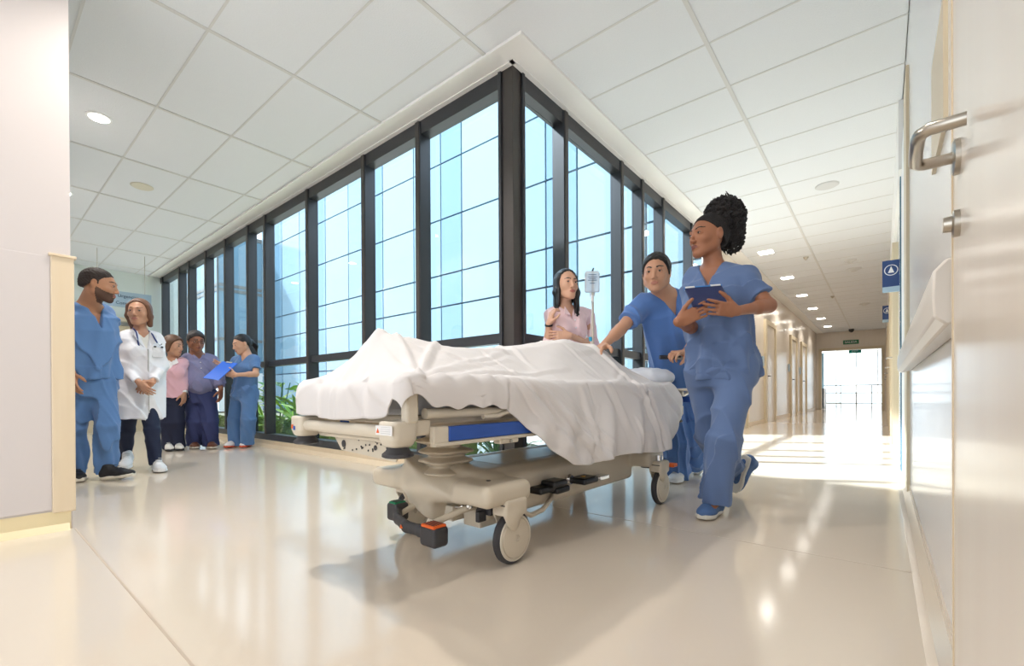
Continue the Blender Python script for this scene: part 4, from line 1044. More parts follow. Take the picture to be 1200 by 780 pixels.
def person(label, vox, J, o, group=None):
    q = {k: V3(v) for k, v in J.items()}
    sc = o.get('hs', 1.0); fem = o.get('fem', False); bu = o.get('build', 1.0); cv = o.get('cvox', vox*1.32)
    side = nrm(q['s1']-q['s0']); hm = (q['h0']+q['h1'])/2; up = nrm(q['neck']-hm); front = nrm(np.cross(side, up)); side = np.cross(up, front)
    gl = (q['h0']+q['h1']+q['a0']+q['a1'])/4
    loc = o.get('base', (gl[0], gl[1], 0))
    root = thing('person', label, 'person', loc, group)
    Yh = nrm(o['hf']); Zh = nrm(V3(o.get('hu', (0, 0, 1)))-Yh*np.dot(o.get('hu', (0, 0, 1)), Yh)); Xh = np.cross(Yh, Zh); R = (Xh, Yh, Zh); hc = q['head']
    skn = SKIN[o['skin']]; lp = LIPS[o['skin']]; hr_ = HAIR[o['hair']]
    allp = np.array(list(q.values()))
    lo = allp.min(0)-.20; hi = allp.max(0)+.20; lo[2] = max(lo[2], -.001)
    # ---- body, one continuous surface
    s = SDF(lo, hi, vox)
    cw, ww, pw_ = o.get('chest', .150), o.get('waist', .125), o.get('hip', .160)
    cd, wd_, pd_ = o.get('chestd', .105), o.get('waistd', .092), o.get('hipd', .105)
    tl = np.linalg.norm(q['neck']-hm)
    zs = [-.10, .0, .20, .42, .68, .86, .96]
    Aw = [pw_*.80, pw_, (pw_+ww)/2, ww, cw, cw*.92, cw*.5]; Bd = [pd_*.8, pd_, (pd_+wd_)/2, wd_, cd, cd*.72, .055]
    cs = [hm+up*tl*z for z in zs]
    bend = o.get('bend', 0)
    cs = [p-front*bend*math.sin(PI*min(1, max(0, z)))*1.0 for p, z in zip(cs, zs)]
    s.loft(cs, np.array(Aw)-.012, np.array(Bd)-.012, side, front, .02)
    r = .047*bu
    for i in ('0', '1'):
        s.cap(cs[5]+(q['s'+i]-cs[5])*.25, q['s'+i], .052*bu, .050*bu, .05)
        s.cap(q['s'+i], q['e'+i], .047*bu, .036*bu, .02); s.cap(q['e'+i], q['w'+i], .036*bu, .024*bu, .012)
        s.cap(q['e'+i], q['e'+i]+(q['w'+i]-q['e'+i])*.35, .034*bu, .036*bu, .015)
        s.cap(q['h'+i], q['k'+i], .070*bu, .045*bu, .03); s.cap(q['k'+i], q['a'+i], .045*bu, .032*bu, .02)
        s.cap(q['a'+i], q['a'+i]+(q['t'+i]-q['a'+i])*.35-UP3*.02, .028, .018, .02)
        H = o.get('hand'+i)
        if H:
            dd = H.get('d', q['w'+i]-q['e'+i]); hand(s, q['w'+i]+nrm(dd)*.012, dd, H['n'], H['t'], H.get('curl', (.5,)*4), H.get('sc', 1.0)*o.get('handsc', 1.0), H.get('spread', .12), H.get('thumb', (.6, .7, .25)), H.get('tc', .4))
    s.cap(q['neck']-up*.02+side*.03, q['neck']+(q['s1']-q['neck'])*.5, .045*bu, .045*bu, .05); s.cap(q['neck']-up*.02-side*.03, q['neck']+(q['s0']-q['neck'])*.5, .045*bu, .045*bu, .05)
    nb = q['neck']-front*.008
    P = head(s, hc, R, sc, fem, nb, o.get('neckr', .047 if fem else .056))
    body = s.obj('body', [skn, lp, hr_, o.get('beardmat', hr_)], root, matfn=face_mats(hc, R, sc, o.get('beard')))
    eyes(hc, R, sc, root, o.get('gaze', (0, 0)))
    # ---- trousers
    tr = o['trousers']
    s = SDF(lo, hi, cv); g = tr.get('loose', .018)
    top_h = tr.get('rise', .12)
    s.loft([hm-up*.09, hm, hm+up*top_h], [pw_*.86+g, pw_+g, pw_*.9+g*.6], [pd_*.9+g, pd_+g, pd_*.88+g*.5], side, front, .05, r=.01)
    for i in ('0', '1'):
        h_, k_, a_ = q['h'+i], q['k'+i], q['a'+i]; rr = tr.get('r', (.088, .070, .066))
        hem = a_+nrm(a_-k_)*(tr.get('ext', .02)+.02)
        kneefold = tr.get('fold', .006)
        def fd(t, ang, X, Y, Z, kf=kneefold): return kf*.7*np.sin(t*17+2.6*np.sin(ang*1.0+t*3))*(t**3)+kf*.9*np.sin(ang*4+t*5)
        s.cap(h_+up*.0, k_, rr[0], rr[1], .05)
        s.loft([k_-(hem-k_)*.02, k_+(hem-k_)*.5, hem], [rr[1], (rr[1]+rr[2])/2, rr[2]], [rr[1], (rr[1]+rr[2])/2, rr[2]], side, front, .03, r=.006, fold=fd)
    s.noise(lambda X, Y, Z: tr.get('wr', .0035)*ridge(20, 1.3, (1, 1, .42))(X, Y, Z))
    trm = s.obj('trousers', tr['mat'], root)
    # ---- shoes
    for i in ('0', '1'):
        S = o['shoes']; hl_, toe_ = V3(S['heel'+i]), V3(S['toe'+i]); uo = V3(S.get('up'+i, (0, 0, 1))); L = np.linalg.norm(toe_-hl_)
        bb = np.array([hl_, toe_]); s = SDF(bb.min(0)-.14, bb.max(0)+.14, max(.004, vox*.8)); shoe(s, hl_, toe_, uo, L, S.get('w', .095), S.get('h', .09))
        dd_ = nrm(toe_-hl_); u2 = nrm(uo-dd_*np.dot(uo, dd_))
        for lx in range(4):
            sd_ = np.cross(dd_, u2); cL = hl_+dd_*L*(.42+.07*lx)+u2*(.088-.010*lx-.004*lx)
        sh = s.obj('shoe', S['mat'], root)
        s = SDF(bb.min(0)-.10, bb.max(0)+.10, max(.004, vox*.8)); sole(s, hl_, toe_, uo, L, S.get('w', .095)*1.03, S.get('sth', .024)); s.obj('sole', S['sole'], sh)
        lc = MB()
        for lx in range(4):
            cL = hl_+dd_*L*(.44+.065*lx)+u2*(.100-.0125*lx); lc.tube([cL-sd_*.022, cL+u2*.004, cL+sd_*.022], .0028, 6)
        if S.get('laces', True): obj('laces', lc, S.get('lacemat', S['sole']), sh)
    # ---- upper garment
    for tp in o['tops']:
        s = SDF(lo, hi, cv); g = tp.get('loose', .020); hz = tp.get('hem', -.22)   # hem: distance below hip line along up (m)
        zs_ = [hz/tl, hz/tl*.5, 0, .20, .42, .68, .86, .95]
        A = [tp.get('hemw', pw_+g+.004), pw_+g+.004, pw_+g, (pw_+ww)/2+g*1.1, ww+g*tp.get('waistf', 1.3), cw+g, cw*.94+g, cw*.46+g*.4]
        B = [tp.get('hemd', pd_+g+.012), pd_+g+.010, pd_+g+.004, (pd_+wd_)/2+g, wd_+g*1.1, cd+g, cd*.78+g*.8, .050+g*.3]
        cc = [hm+up*tl*z for z in zs_]; cc = [p-front*bend*math.sin(PI*min(1, max(0, z))) for p, z in zip(cc, zs_)]
        sway = V3(tp.get('sway', (0, 0, 0))); cc[0] = cc[0]+sway; cc[1] = cc[1]+sway*.5
        fa = tp.get('fold', .007); ph = tp.get('phase', 0)
        def fd(t, ang, X, Y, Z): return fa*(1-t)**.8*(np.sin(ang*5+ph+3*np.sin(t*3))+.6*np.sin(ang*9-ph+t*5))
        s.loft(cc, A, B, side, front, .02, r=.006, fold=fd)
        if fem: 
            for x in (-1, 1): s.ell(hm+up*tl*.66+side*x*cw*.46+front*(cd*.62), (side, front, up), (.062, .058, .062), .05)
        if o.get('belly'): s.ell(hm+up*tl*.30+front*.03, (side, front, up), (ww*1.02, wd_+o['belly'], .17), .05)
        for i, sg_ in (('0', -1), ('1', 1)):
            S0, E0, W0 = q['s'+i], q['e'+i], q['w'+i]
            s.cap(cc[6]+(S0-cc[6])*.2, S0+up*.004, .056*bu+g*.3, .056*bu+g*.3, .05)
            fs_ = tp.get('sfold', .0025)
            def f2(t, ang, X, Y, Z): return fs_*np.sin(t*15+2*np.sin(ang+1))+fs_*.5*np.sin(ang*4+t*6)
            sr = tp.get('sr', (.060, .066))
            if tp.get('sleeve', 'short') == 'short':
                e_ = S0+(E0-S0)*tp.get('slen', .62); s.cap(S0, S0+(e_-S0)*.3, sr[0]*bu, sr[0]*bu, .03)
                s.loft([S0, (S0+e_)/2, e_], [sr[0]*bu*.95, sr[0]*bu, sr[1]*bu*.97], [sr[0]*bu*.95, sr[0]*bu, sr[1]*bu], front if abs(np.dot(nrm(e_-S0), side)) > .7 else side, up, .03, r=.005, fold=f2)
            elif tp['sleeve'] == 'long':
                w2 = E0+(W0-E0)*tp.get('slen', .95)
                s.cap(S0, E0, sr[0]*bu, (sr[0]*.5+sr[1]*.5)*bu, .03)
                ax_ = nrm(W0-E0); tmp = front if abs(np.dot(ax_, side)) > .7 else side
                s.loft([E0-ax_*.01, (E0+w2)/2, w2], [sr[1]*bu, sr[1]*bu*.92, sr[1]*bu*.80], [sr[1]*bu, sr[1]*bu*.92, sr[1]*bu*.80], tmp, up, .035, r=.005, fold=f2)
        s.noise(lambda X, Y, Z: tp.get('wr', .0035)*ridge(17, 2.1+ph, (1, 1, .55))(X, Y, Z))
        for (px0, pz0, pw0, ph0) in tp.get('pockets', ()):
            def pk_(X, Y, Z, px0=px0, pz0=pz0, pw0=pw0, ph0=ph0):
                x, y, z = X-hm[0], Y-hm[1], Z-hm[2]; u = x*side[0]+y*side[1]+z*side[2]-px0; zz = x*up[0]+y*up[1]+z*up[2]-pz0; ff = x*front[0]+y*front[1]+z*front[2]
                e = np.maximum(np.abs(u)-pw0, np.abs(zz)-ph0); return np.where(ff > 0.02, -.0045*np.clip(-e/.004, 0, 1), 0)
            s.noise(pk_)
        nkr = o.get('neckr', .05)
        for x in (-1, 1):
            sj = q['s1'] if x > 0 else q['s0']
            s.cap(q['neck']-up*.022+side*x*.035, q['neck']+(sj-q['neck'])*.62, .045*bu+g*.42, .048*bu+g*.42, .04)
        nv = tp.get('vneck')
        if nv:   # (depth below neck, half width at the neck)
            vb = q['neck']-up*nv[0]; sl = math.atan2(nv[1], nv[0]+.02)
            def cut(X, Y, Z):
                x, y, z = X-vb[0], Y-vb[1], Z-vb[2]; u = np.abs(x*side[0]+y*side[1]+z*side[2]); zz = x*up[0]+y*up[1]+z*up[2]; ff = x*front[0]+y*front[1]+z*front[2]
                return np.maximum(np.maximum(u*math.cos(sl)-zz*math.sin(sl), -ff-.01), u-nv[1]*1.7)
            s.put(cut, vb-.16, vb+.22, .004, 's')
        s.cap(q['neck']+front*.004, hc, nkr+.012, nkr+.022, .010, 's')
        if tp.get('extra'): tp['extra'](s, q, side, front, up, hm, tl)
        s.obj(tp.get('name', 'shirt'), tp['mat'], root)
    # ---- hair
    s = SDF(hc-.30, hc+.30, o.get('hvox', vox*.8)); o['hairfn'](s, hc, R, sc); s.obj('hair', hr_, root)
    return dict(root=root, q=q, side=side, front=front, up=up, hm=hm, tl=tl, R=R, hc=hc, sc=sc, P=lambda x, y, z: hc+(Xh*x+Yh*y+Zh*z)*sc)
UPZ = np.array((0, 0, 1.0)); CR = V3(VR); CF = -V3(VD); CU = V3(VU)   # image right, towards the camera, image up
CF = nrm((CF[0], CF[1], 0))
def short_hair(th=.006, line=((.068, .075), (.002, .020)), burn=.001, nape=-.055):
    def fn(s, c, R, sc): hair_cap(s, c, R, sc, th, line, nape, burn); s.noise(lambda X, Y, Z: .0026*np.sin(X*210+2*np.sin(Z*90))*np.sin(Y*190+Z*200))
    return fn
# ---- woman in slate-blue scrubs with a tablet, walking in front
def curly(s, c, R, sc):
    P = hair_cap(s, c, R, sc, .005, ((.062, .078), (-.002, .018)), -.05)
    X, Y, Z = R
    base = P(-.0, -.115, .075)
    rnd = random.Random(4)
    s.cap(P(0, -.06, .07), P(0, -.10, .10), .05, .06, .02)
    s.ell(P(0, -.118, .105), R, (.095, .098, .100), .02)
    s.ell(P(0, -.160, .030), R, (.068, .064, .085), .03)
    for k in range(900):
        v = np.array([rnd.gauss(0, 1) for _ in range(3)]); v /= np.linalg.norm(v)
        ctr = P(0, -.118, .105) if k % 3 else P(0, -.160, .02); rad = (.100, .104, .106) if k % 3 else (.070, .068, .094)
        p = ctr+X*v[0]*rad[0]+Y*v[1]*rad[1]+Z*v[2]*rad[2]
        if np.dot(p-c, Y) > (-.045 if np.dot(p-c, Z) < .10*sc else .0)*sc: continue
        s.sph(p, rnd.uniform(.004, .010), .002)
        if k % 2 == 0: s.cap(p, p+v*[.022, .030, .018][k % 3]+np.array([rnd.uniform(-.01, .01) for _ in range(3)]), .0045, .0022, .002)
    s.noise(lambda X_, Y_, Z_: .002*np.sin(X_*400+3*np.sin(Z_*220))*np.sin(Y_*380)*np.sin(Z_*390))
D0 = 2.36
NJ = dict(head=at(829, 277, 2.34), neck=at(836, 314, 2.36), s0=at(813, 328, 2.46), s1=at(874, 327, 2.27),
          e0=at(812, 384, 2.42), w0=at(795, 377, 2.12), e1=at(901, 358, 2.19), w1=at(864, 364, 2.10),
          h0=at(828, 432, 2.44), h1=at(864, 430, 2.33), k0=at(833, 508, 2.50), k1=at(850, 512, 2.24), a0=at(856, 548, 2.72), a1=at(838, 585, 2.30), t0=at(858, 574, 2.80), t1=at(826, 604, 2.20))
hfw = nrm(-CR*.90+CF*.30-UPZ*.05)
def nurse_extra(s, q, side, front, up, hm, tl): pass
to1 = at(822, 605.5, 2.225); he1 = at(842, 590, 2.39); to1.z = .004; he1.z = .004
he0 = at(874, 534, 2.72); to0 = at(857, 583, 2.80); to0.z = max(to0.z, .02)
N1 = person('woman with a curly black hair puff in slate-blue scrubs holding a navy tablet', .0040, NJ, dict(
    fem=True, hs=.98, hf=hfw, hu=UPZ, skin='brown', hair='curly', chest=.140, waist=.125, hip=.158, chestd=.098, waistd=.09, hipd=.108, build=.90, neckr=.044, gaze=(0, 0), bend=-.0,
    hand0=dict(d=CR*.85+UPZ*.42+CF*.10, n=-CF*.85-UPZ*.1, t=UPZ-CR*.3, curl=(.15, .2, .25, .3), sc=.92, thumb=(.75, .55, -.25), tc=.25),
    hand1=dict(d=-CR*.93+UPZ*.10+CF*.10, n=-CF*.9+UPZ*.3, t=UPZ, curl=(.12, .2, .3, .35), sc=.92, thumb=(.75, .62, .1), tc=.2),
    trousers=dict(mat=SCRUB['slate'], r=(.094, .078, .070), loose=.020, ext=-.005, fold=.006, wr=.006),
    shoes=dict(mat=mat('shoe_blue', (74, 104, 150), .7, bump=(60, .3)), sole=mat('sole_cream', (214, 208, 196), .6), heel1=he1, toe1=to1, heel0=he0, toe0=to0, up0=CR*.75+UPZ*.3-CF*.2, w=.090, h=.085),
    tops=[dict(name='scrub_top', mat=SCRUB['slate'], hem=-.055, hemw=.180, hemd=.138, loose=.022, vneck=(.105, .060), slen=.66, sr=(.052, .064), fold=.008, phase=.6, waistf=1.9, wr=.0055, pockets=((.085, .06, .075, .075), (-.10, .06, .06, .075)))],
    hairfn=curly, hvox=.0035, base=(-.75, 2.6, 0)))
# pockets on the scrub top, drawn as stitched patches
root = N1['root']
# tablet
tc_ = at(829, 347, 2.16)
tr_ = nrm(CR*.98+UPZ*.10-CF*.1); tu_ = nrm(UPZ*.72-CF*.66+CR*.0); tn_ = np.cross(tr_, tu_)
tb = obj('tablet', MB().obox(tuple(V3(tc_)), tuple(tr_*.094), tuple(tu_*.072), tuple(tn_*.006)), mat('navy_case', (30, 40, 84), .5), loc=tuple(V3(tc_)), bevel=.004); tag(tb, 'navy tablet in a folio case held by the woman in slate-blue scrubs', 'tablet')
obj('clip_strip', MB().obox(tuple(V3(tc_)+tu_*.073), tuple(tr_*.096), tuple(tu_*.0035), tuple(tn_*.008)), mat('tablet_edge_blue', (60, 130, 200), .4), tb)
obj('white_edge', MB().obox(tuple(V3(tc_)+tu_*.0735+tr_*.062), tuple(tr_*.026), tuple(tu_*.0045), tuple(tn_*.009)), M['label'], tb)
obj('white_edge', MB().obox(tuple(V3(tc_)+tu_*.0735-tr_*.070), tuple(tr_*.024), tuple(tu_*.0045), tuple(tn_*.009)), M['label'], tb)
# ---- man in bright blue scrubs pushing the stretcher
hf2 = nrm(-CR*.42+CF*.88-UPZ*.16)
he0 = at(786, 567, 3.36); to0 = at(799, 569, 3.16); he0.z = to0.z = .004
J = dict(head=at(769, 320, 2.80), neck=at(780, 345, 2.90), s0=at(751, 359, 2.90), s1=at(806, 356, 2.98),
         e0=at(727, 386, 2.78), w0=at(708, 404, 2.66), e1=at(815, 398, 3.0), w1=at(803, 413, 2.84),
         h0=at(782, 448, 3.24), h1=at(806, 447, 3.28), k0=at(789, 512, 3.18), k1=at(812, 505, 3.22), a0=at(793, 552, 3.32), a1=at(812, 538, 3.50), t0=at(800, 566, 3.2), t1=at(812, 563, 3.52))
he0 = at(800, 563, 3.38); to0 = at(789, 566, 3.14); he0.z = to0.z = .004
he1 = at(820, 530, 3.55); to1 = at(812, 560, 3.50); to1.z = max(to1.z, .015)
N2 = person('man with short black hair in bright blue scrubs leaning forward to push the stretcher', .0048, J, dict(
    hs=1.02, hf=hf2, hu=UPZ, skin='tan', hair='black', chest=.165, waist=.145, hip=.158, chestd=.115, waistd=.105, hipd=.115, build=1.0, neckr=.055, bend=.0, gaze=(0, 0),
    hand0=dict(d=-CR*.5-UPZ*.3+CF*.7, n=-UPZ+CF*.2, t=CR, curl=(.7, .7, .7, .7)),
    hand1=dict(d=-CR*.70+CF*.45-UPZ*.05, n=-UPZ*.9-CR*.3, t=CF, curl=(1.0, 1.05, 1.1, 1.1), thumb=(.6, .3, .7)),
    trousers=dict(mat=SCRUB['blue'], r=(.098, .092, .092), loose=.022, ext=.02, fold=.010, wr=.008),
    shoes=dict(mat=mat('shoe_white', (232, 232, 230), .6, bump=(60, .3)), sole=M['white'], lacemat=M['grid'], heel0=he0, toe0=to0, heel1=he1, toe1=to1, up1=CR*.8+UPZ*.2-CF*.2, w=.10, h=.10),
    tops=[dict(name='scrub_top', mat=SCRUB['blue'], hem=-.10, loose=.026, vneck=(.140, .055), slen=.68, sr=(.060, .074), fold=.010, phase=2, waistf=1.5, wr=.008, pockets=((.085, .30, .055, .065),))],
    hairfn=short_hair(.012, ((.056, .074), (.016, .010)), .003), base=(-1.02, 3.3, 0)))
# ---- woman with long black hair in a pink blouse, on the far side of the stretcher
def long_black(s, c, R, sc):
    P = hair_cap(s, c, R, sc, .010, ((.040, .100), (.004, .0)), -.16)
    X, Y, Z = R
    for x, y1, l, r in ((-.060, .030, .26, .024), (-.072, .005, .30, .030), (.066, .012, .15, .022), (.055, -.035, .20, .034), (-.045, -.05, .24, .036), (0, -.07, .20, .036)):
        s.cap(P(x*.9, y1-.01, .055), P(x*1.12, y1-.005, -.05), r*.62, r*.80, .02); s.cap(P(x*1.12, y1-.005, -.05), P(x*1.15, y1-.0, -.05-l*.62), r*.80, r*.55, .02)
    s.ell(P(0, .118, -.035), R, (.056*sc, .085*sc, .108*sc), .010, 's')
    s.noise(lambda a, b, z: .0022*np.sin((a*X[0]+b*X[1])*320+2*np.sin(z*20)))
hf3 = nrm(CR*.36+CF*.92+UPZ*.0)
J = dict(head=at(664, 334, 3.21), neck=at(663, 361, 3.26), s0=at(646, 370, 3.25), s1=at(689, 370, 3.39),
         e0=at(643, 402, 3.21), w0=at(643, 380, 3.15), e1=at(696, 404, 3.39), w1=at(668, 393, 3.13),
         h0=at(656, 437, 3.27), h1=at(680, 437, 3.33), k0=at(656, 500, 3.23), k1=at(680, 500, 3.29), a0=at(656, 552, 3.25), a1=at(678, 550, 3.33), t0=at(652, 560, 3.17), t1=at(678, 558, 3.23))
for k_ in ('a0', 'a1'): J[k_].z = .08
he0 = at(656, 560, 3.31); to0 = at(652, 566, 3.09); he1 = at(679, 558, 3.37); to1 = at(680, 564, 3.15)
for v in (he0, to0, he1, to1): v.z = .004
N3 = person('woman with long black hair in a pink blouse behind the stretcher', .0048, J, dict(
    fem=True, hs=.96, hf=hf3, hu=UPZ, skin='fair', hair='black', chest=.130, waist=.115, hip=.140, chestd=.088, waistd=.08, hipd=.09, build=.86, neckr=.042, gaze=(.002, .001),
    hand0=dict(d=UPZ*.9+CR*.25+CF*.2, n=CR*.8-CF*.3, t=CF, curl=(.9, 1.0, 1.0, 1.0), sc=.85),
    hand1=dict(d=-CR*.9+CF*.1, n=-CF, t=UPZ, curl=(.3, .35, .4, .4), sc=.85),
    trousers=dict(mat=mat('dark_skirt_cloth', (52, 54, 66), .8), r=(.075, .058, .050), loose=.012, ext=0, fold=.004),
    shoes=dict(mat=M['black'], sole=M['dark'], heel0=he0, toe0=to0, heel1=he1, toe1=to1, w=.08, h=.07, laces=False),
    tops=[dict(name='blouse', mat=mat('pink_blouse', (236, 204, 206), .8, bump=(22, .2, .005), sheen=.2), hem=-.05, loose=.012, vneck=(.085, .035), sleeve='long', slen=.25, sr=(.046, .044), fold=.004, waistf=1.4, wr=.004)],
    hairfn=long_black, base=(-1.76, 2.72, 0)))
q = N3; n0 = q['q']['neck']; pk = mat('pink_collar', (240, 212, 214), .8)
for sx in (-1, 1):
    a = n0+q['side']*sx*.040+q['front']*.045+q['up']*.010; b_ = n0+q['side']*sx*.018+q['front']*.085-q['up']*.060; c2 = n0+q['side']*sx*.070+q['front']*.080-q['up']*.045
    obj('collar', MB().prism([tuple(a), tuple(b_), tuple(c2)], tuple(q['front']*.006)), pk, q['root'], bevel=.003)
for k in range(4):
    p = n0+q['front']*(.108+.004*k)-q['up']*(.095+.055*k); obj('button', MB().lathe(tuple(p), tuple(q['front']), [(.005, 0), (.005, .004)], 12), M['white'], q['root'])
w_ = q['q']['w0']; obj('bracelet', MB().lathe(tuple(w_-nrm(q['q']['w0']-q['q']['e0'])*.01), tuple(nrm(q['q']['w0']-q['q']['e0'])), [(.027, 0), (.029, .006), (.027, .012)], 20), M['black'], q['root'], smooth=True)
# ---- bearded man in blue scrubs by the left wall
def lb(u):   # frame turned towards the lens for somebody seen at photo column u
    a = math.atan((600-u)/FPX); cf = CF*math.cos(a)+CR*math.sin(a); return nrm(cf), nrm(CR*math.cos(a)-CF*math.sin(a))
lf, lr = lb(110)
hf4 = nrm(lr*.93+lf*.24-UPZ*.14)
def beard(x, y, z): return (y > .0+.0) & (z < -.045+.40*(.055-np.minimum(y, .055))) & (y > -.012) & ~((x < .020) & (z > -.073) & (z < -.052) & (y > .08)) & (z > -.125)
he1 = at(119, 561, 3.40); to1 = at(158, 558, 3.44); he1.z = .004; to1.z = .02
he0 = at(86, 556, 3.56); to0 = at(93, 564, 3.30); he0.z = to0.z = .004
J = dict(head=at(117, 334, 3.34), neck=at(105, 358, 3.38), s0=at(86, 368, 3.34), s1=at(122, 367, 3.52),
         e0=at(75, 412, 3.40), w0=at(84, 437, 3.26), e1=at(132, 408, 3.60), w1=at(131, 438, 3.64),
         h0=at(97, 446, 3.38), h1=at(118, 445, 3.50), k0=at(88, 500, 3.38), k1=at(126, 498, 3.42), a0=at(88, 547, 3.46), a1=at(124, 547, 3.44), t0=at(92, 560, 3.34), t1=at(150, 556, 3.42))
N4 = person('bearded man in blue scrubs and black shoes walking by the left wall corner', .0052, J, dict(
    hs=1.04, hf=hf4, hu=UPZ, skin='olive', hair='dark', chest=.150, waist=.132, hip=.145, chestd=.115, waistd=.105, hipd=.112, build=1.0, neckr=.060, beard=beard, beardmat=mat('beard_stubble', (84, 60, 48), .8), gaze=(0, 0),
    hand0=dict(d=CR*.35-UPZ*.9+CF*.2, n=CR*.2-CF*.5, t=CR*.9+CF*.4, curl=(.35, .45, .5, .55)),
    hand1=dict(d=-UPZ, n=-CR, t=CF, curl=(.5, .5, .5, .5)),
    trousers=dict(mat=SCRUB['mid'], r=(.090, .068, .068), loose=.018, ext=.02, fold=.008, wr=.006),
    shoes=dict(mat=mat('shoe_black', (30, 30, 32), .6, bump=(60, .3)), sole=mat('sole_offwhite', (226, 218, 202), .5), heel0=he0, toe0=to0, heel1=he1, toe1=to1, w=.10, h=.085, lacemat=M['black'], sth=.028),
    tops=[dict(name='scrub_top', mat=SCRUB['mid'], hem=.02, loose=.026, vneck=(.165, .055), slen=.72, sr=(.064, .074), fold=.009, phase=1.2, waistf=1.4, wr=.007, pockets=((-.07, .05, .06, .07),))],
    hairfn=short_hair(.004, ((.064, .072), (.004, .024)), .001, -.035), base=(-4.6, .66, 0)))
# ---- doctor in a white coat
lf, lr = lb(163)
hf5 = nrm(-lr*.34+lf*.92-UPZ*.02)
he0 = at(151, 546, 4.05); to0 = at(146, 550, 3.86); he1 = at(182, 549, 3.92); to1 = at(190, 554, 3.70)
for v in (he0, to0, he1, to1): v.z = .004
to0.z = .0; he0.z = .05
def auburn(s, c, R, sc):
    P = hair_cap(s, c, R, sc, .010, ((.054, .086), (-.0, .0)), -.10)
    for x in (-1, 1):
        s.cap(P(x*.066, .02, .05), P(x*.076, .0, -.03), .018, .022, .02); s.cap(P(x*.076, .0, -.03), P(x*.066, -.03, -.10), .022, .020, .02)
    s.cap(P(0, -.06, -.05), P(0.02, -.065, -.17), .045, .022, .03); s.cap(P(.05, -.02, -.08), P(.06, -.02, -.19), .020, .012, .02)
    s.ell(P(0, .118, -.030), R, (.060*sc, .085*sc, .100*sc), .010, 's')
J = dict(head=at(163, 366, 3.84), neck=at(164, 389, 3.88), s0=at(148, 397, 3.80), s1=at(181, 398, 3.98),
         e0=at(142, 427, 3.80), w0=at(163, 448, 3.70), e1=at(190, 427, 3.98), w1=at(179, 447, 3.78),
         h0=at(155, 458, 3.84), h1=at(174, 458, 3.94), k0=at(149, 503, 3.94), k1=at(178, 503, 3.84), a0=at(146, 537, 4.04), a1=at(182, 541, 3.84), t0=at(148, 548, 3.9), t1=at(189, 550, 3.74))
N5 = person('woman doctor in a knee-length white coat with a stethoscope, hands clasped', .0056, J, dict(
    fem=True, hs=1.0, hf=hf5, hu=UPZ, skin='tan', hair='auburn', chest=.138, waist=.122, hip=.150, chestd=.095, waistd=.088, hipd=.10, build=.88, neckr=.043, gaze=(-.001, 0),
    hand0=dict(d=CR*.72-UPZ*.6+CF*.15, n=-CF*.9, t=CR*.5+UPZ, curl=(.4, .5, .6, .6), sc=.92),
    hand1=dict(d=-CR*.72-UPZ*.6+CF*.25, n=-CF*.9, t=-CR*.5+UPZ, curl=(.4, .5, .6, .6), sc=.92),
    trousers=dict(mat=mat('navy_jeans', (26, 36, 62), .8, bump=(40, .1)), r=(.075, .056, .043), loose=.010, ext=.0, fold=.004, wr=.002),
    shoes=dict(mat=mat('sneaker_white', (238, 238, 238), .5), sole=M['white'], heel0=he0, toe0=to0, heel1=he1, toe1=to1, w=.09, h=.085, lacemat=M['grid']),
    tops=[dict(name='inner_top', mat=mat('cream_tee', (230, 228, 220), .8), hem=-.02, loose=.008, vneck=(.055, .055), slen=.3, sr=(.045, .045), fold=.002, wr=.001),
          dict(name='white_coat', mat=mat('coat_white', (236, 236, 240), .8, bump=(14, .2, .006), sheen=.2), hem=-.235, hemw=.182, hemd=.165, loose=.030, vneck=(.16, .052), sleeve='long', slen=.93, sr=(.056, .052), fold=.006, phase=.3, waistf=1.5, wr=.006)],
    hairfn=auburn, base=(-4.9, .97, 0)))
q = N5; n0 = q['q']['neck']; ctm = mat('lapel_white', (228, 228, 232), .8); S_, F_, U_ = q['side'], q['front'], q['up']
for sx in (-1, 1):
    obj('lapel', MB().prism([tuple(n0+S_*sx*.045+F_*.055+U_*.01), tuple(n0+S_*sx*.012+F_*.118-U_*.15), tuple(n0+S_*sx*.070+F_*.112-U_*.075), tuple(n0+S_*sx*.085+F_*.085-U_*.03)], tuple(F_*.005)), ctm, q['root'], bevel=.003)
obj('coat_seam', MB().obox(tuple(n0+F_*.135-U_*.42), tuple(S_*.0025), tuple(U_*.27), tuple(F_*.012)), M['grid'], q['root'])
obj('coat_pocket', MB().obox(tuple(n0+F_*.122+S_*.075-U_*.17), tuple(S_*.040), tuple(U_*.045), tuple(F_*.004)), ctm, q['root'], bevel=.003)
for sx in (-.022, .03): obj('pen_clip', MB().obox(tuple(n0+F_*.130+S_*(.075+sx)-U_*.125), tuple(S_*.008), tuple(U_*.006), tuple(F_*.004)), M['black'], q['root'])
st = mat('stethoscope_tube', (52, 72, 132), .35)
sp_ = [n0-S_*.050+F_*.112-U_*.155, n0-S_*.062+F_*.112-U_*.09, n0-S_*.058+F_*.075-U_*.01, n0-S_*.045-F_*.02+U_*.035, n0-F_*.055+U_*.045, n0+S_*.045-F_*.02+U_*.035, n0+S_*.055+F_*.07-U_*.01, n0+S_*.060+F_*.105-U_*.05, n0+S_*.075+F_*.118-U_*.09]
def cat(pts, n=6):
    pts = [np.array(p) for p in pts]; P4 = [2*pts[0]-pts[1]]+pts+[2*pts[-1]-pts[-2]]; out = []
    for i in range(1, len(P4)-2):
        for k in range(n):
            t = k/n; a, b, c, d = P4[i-1:i+3]; out.append(.5*((2*b)+(c-a)*t+(2*a-5*b+4*c-d)*t*t+(3*b-a-3*c+d)*t**3))
    return out+[pts[-1]]
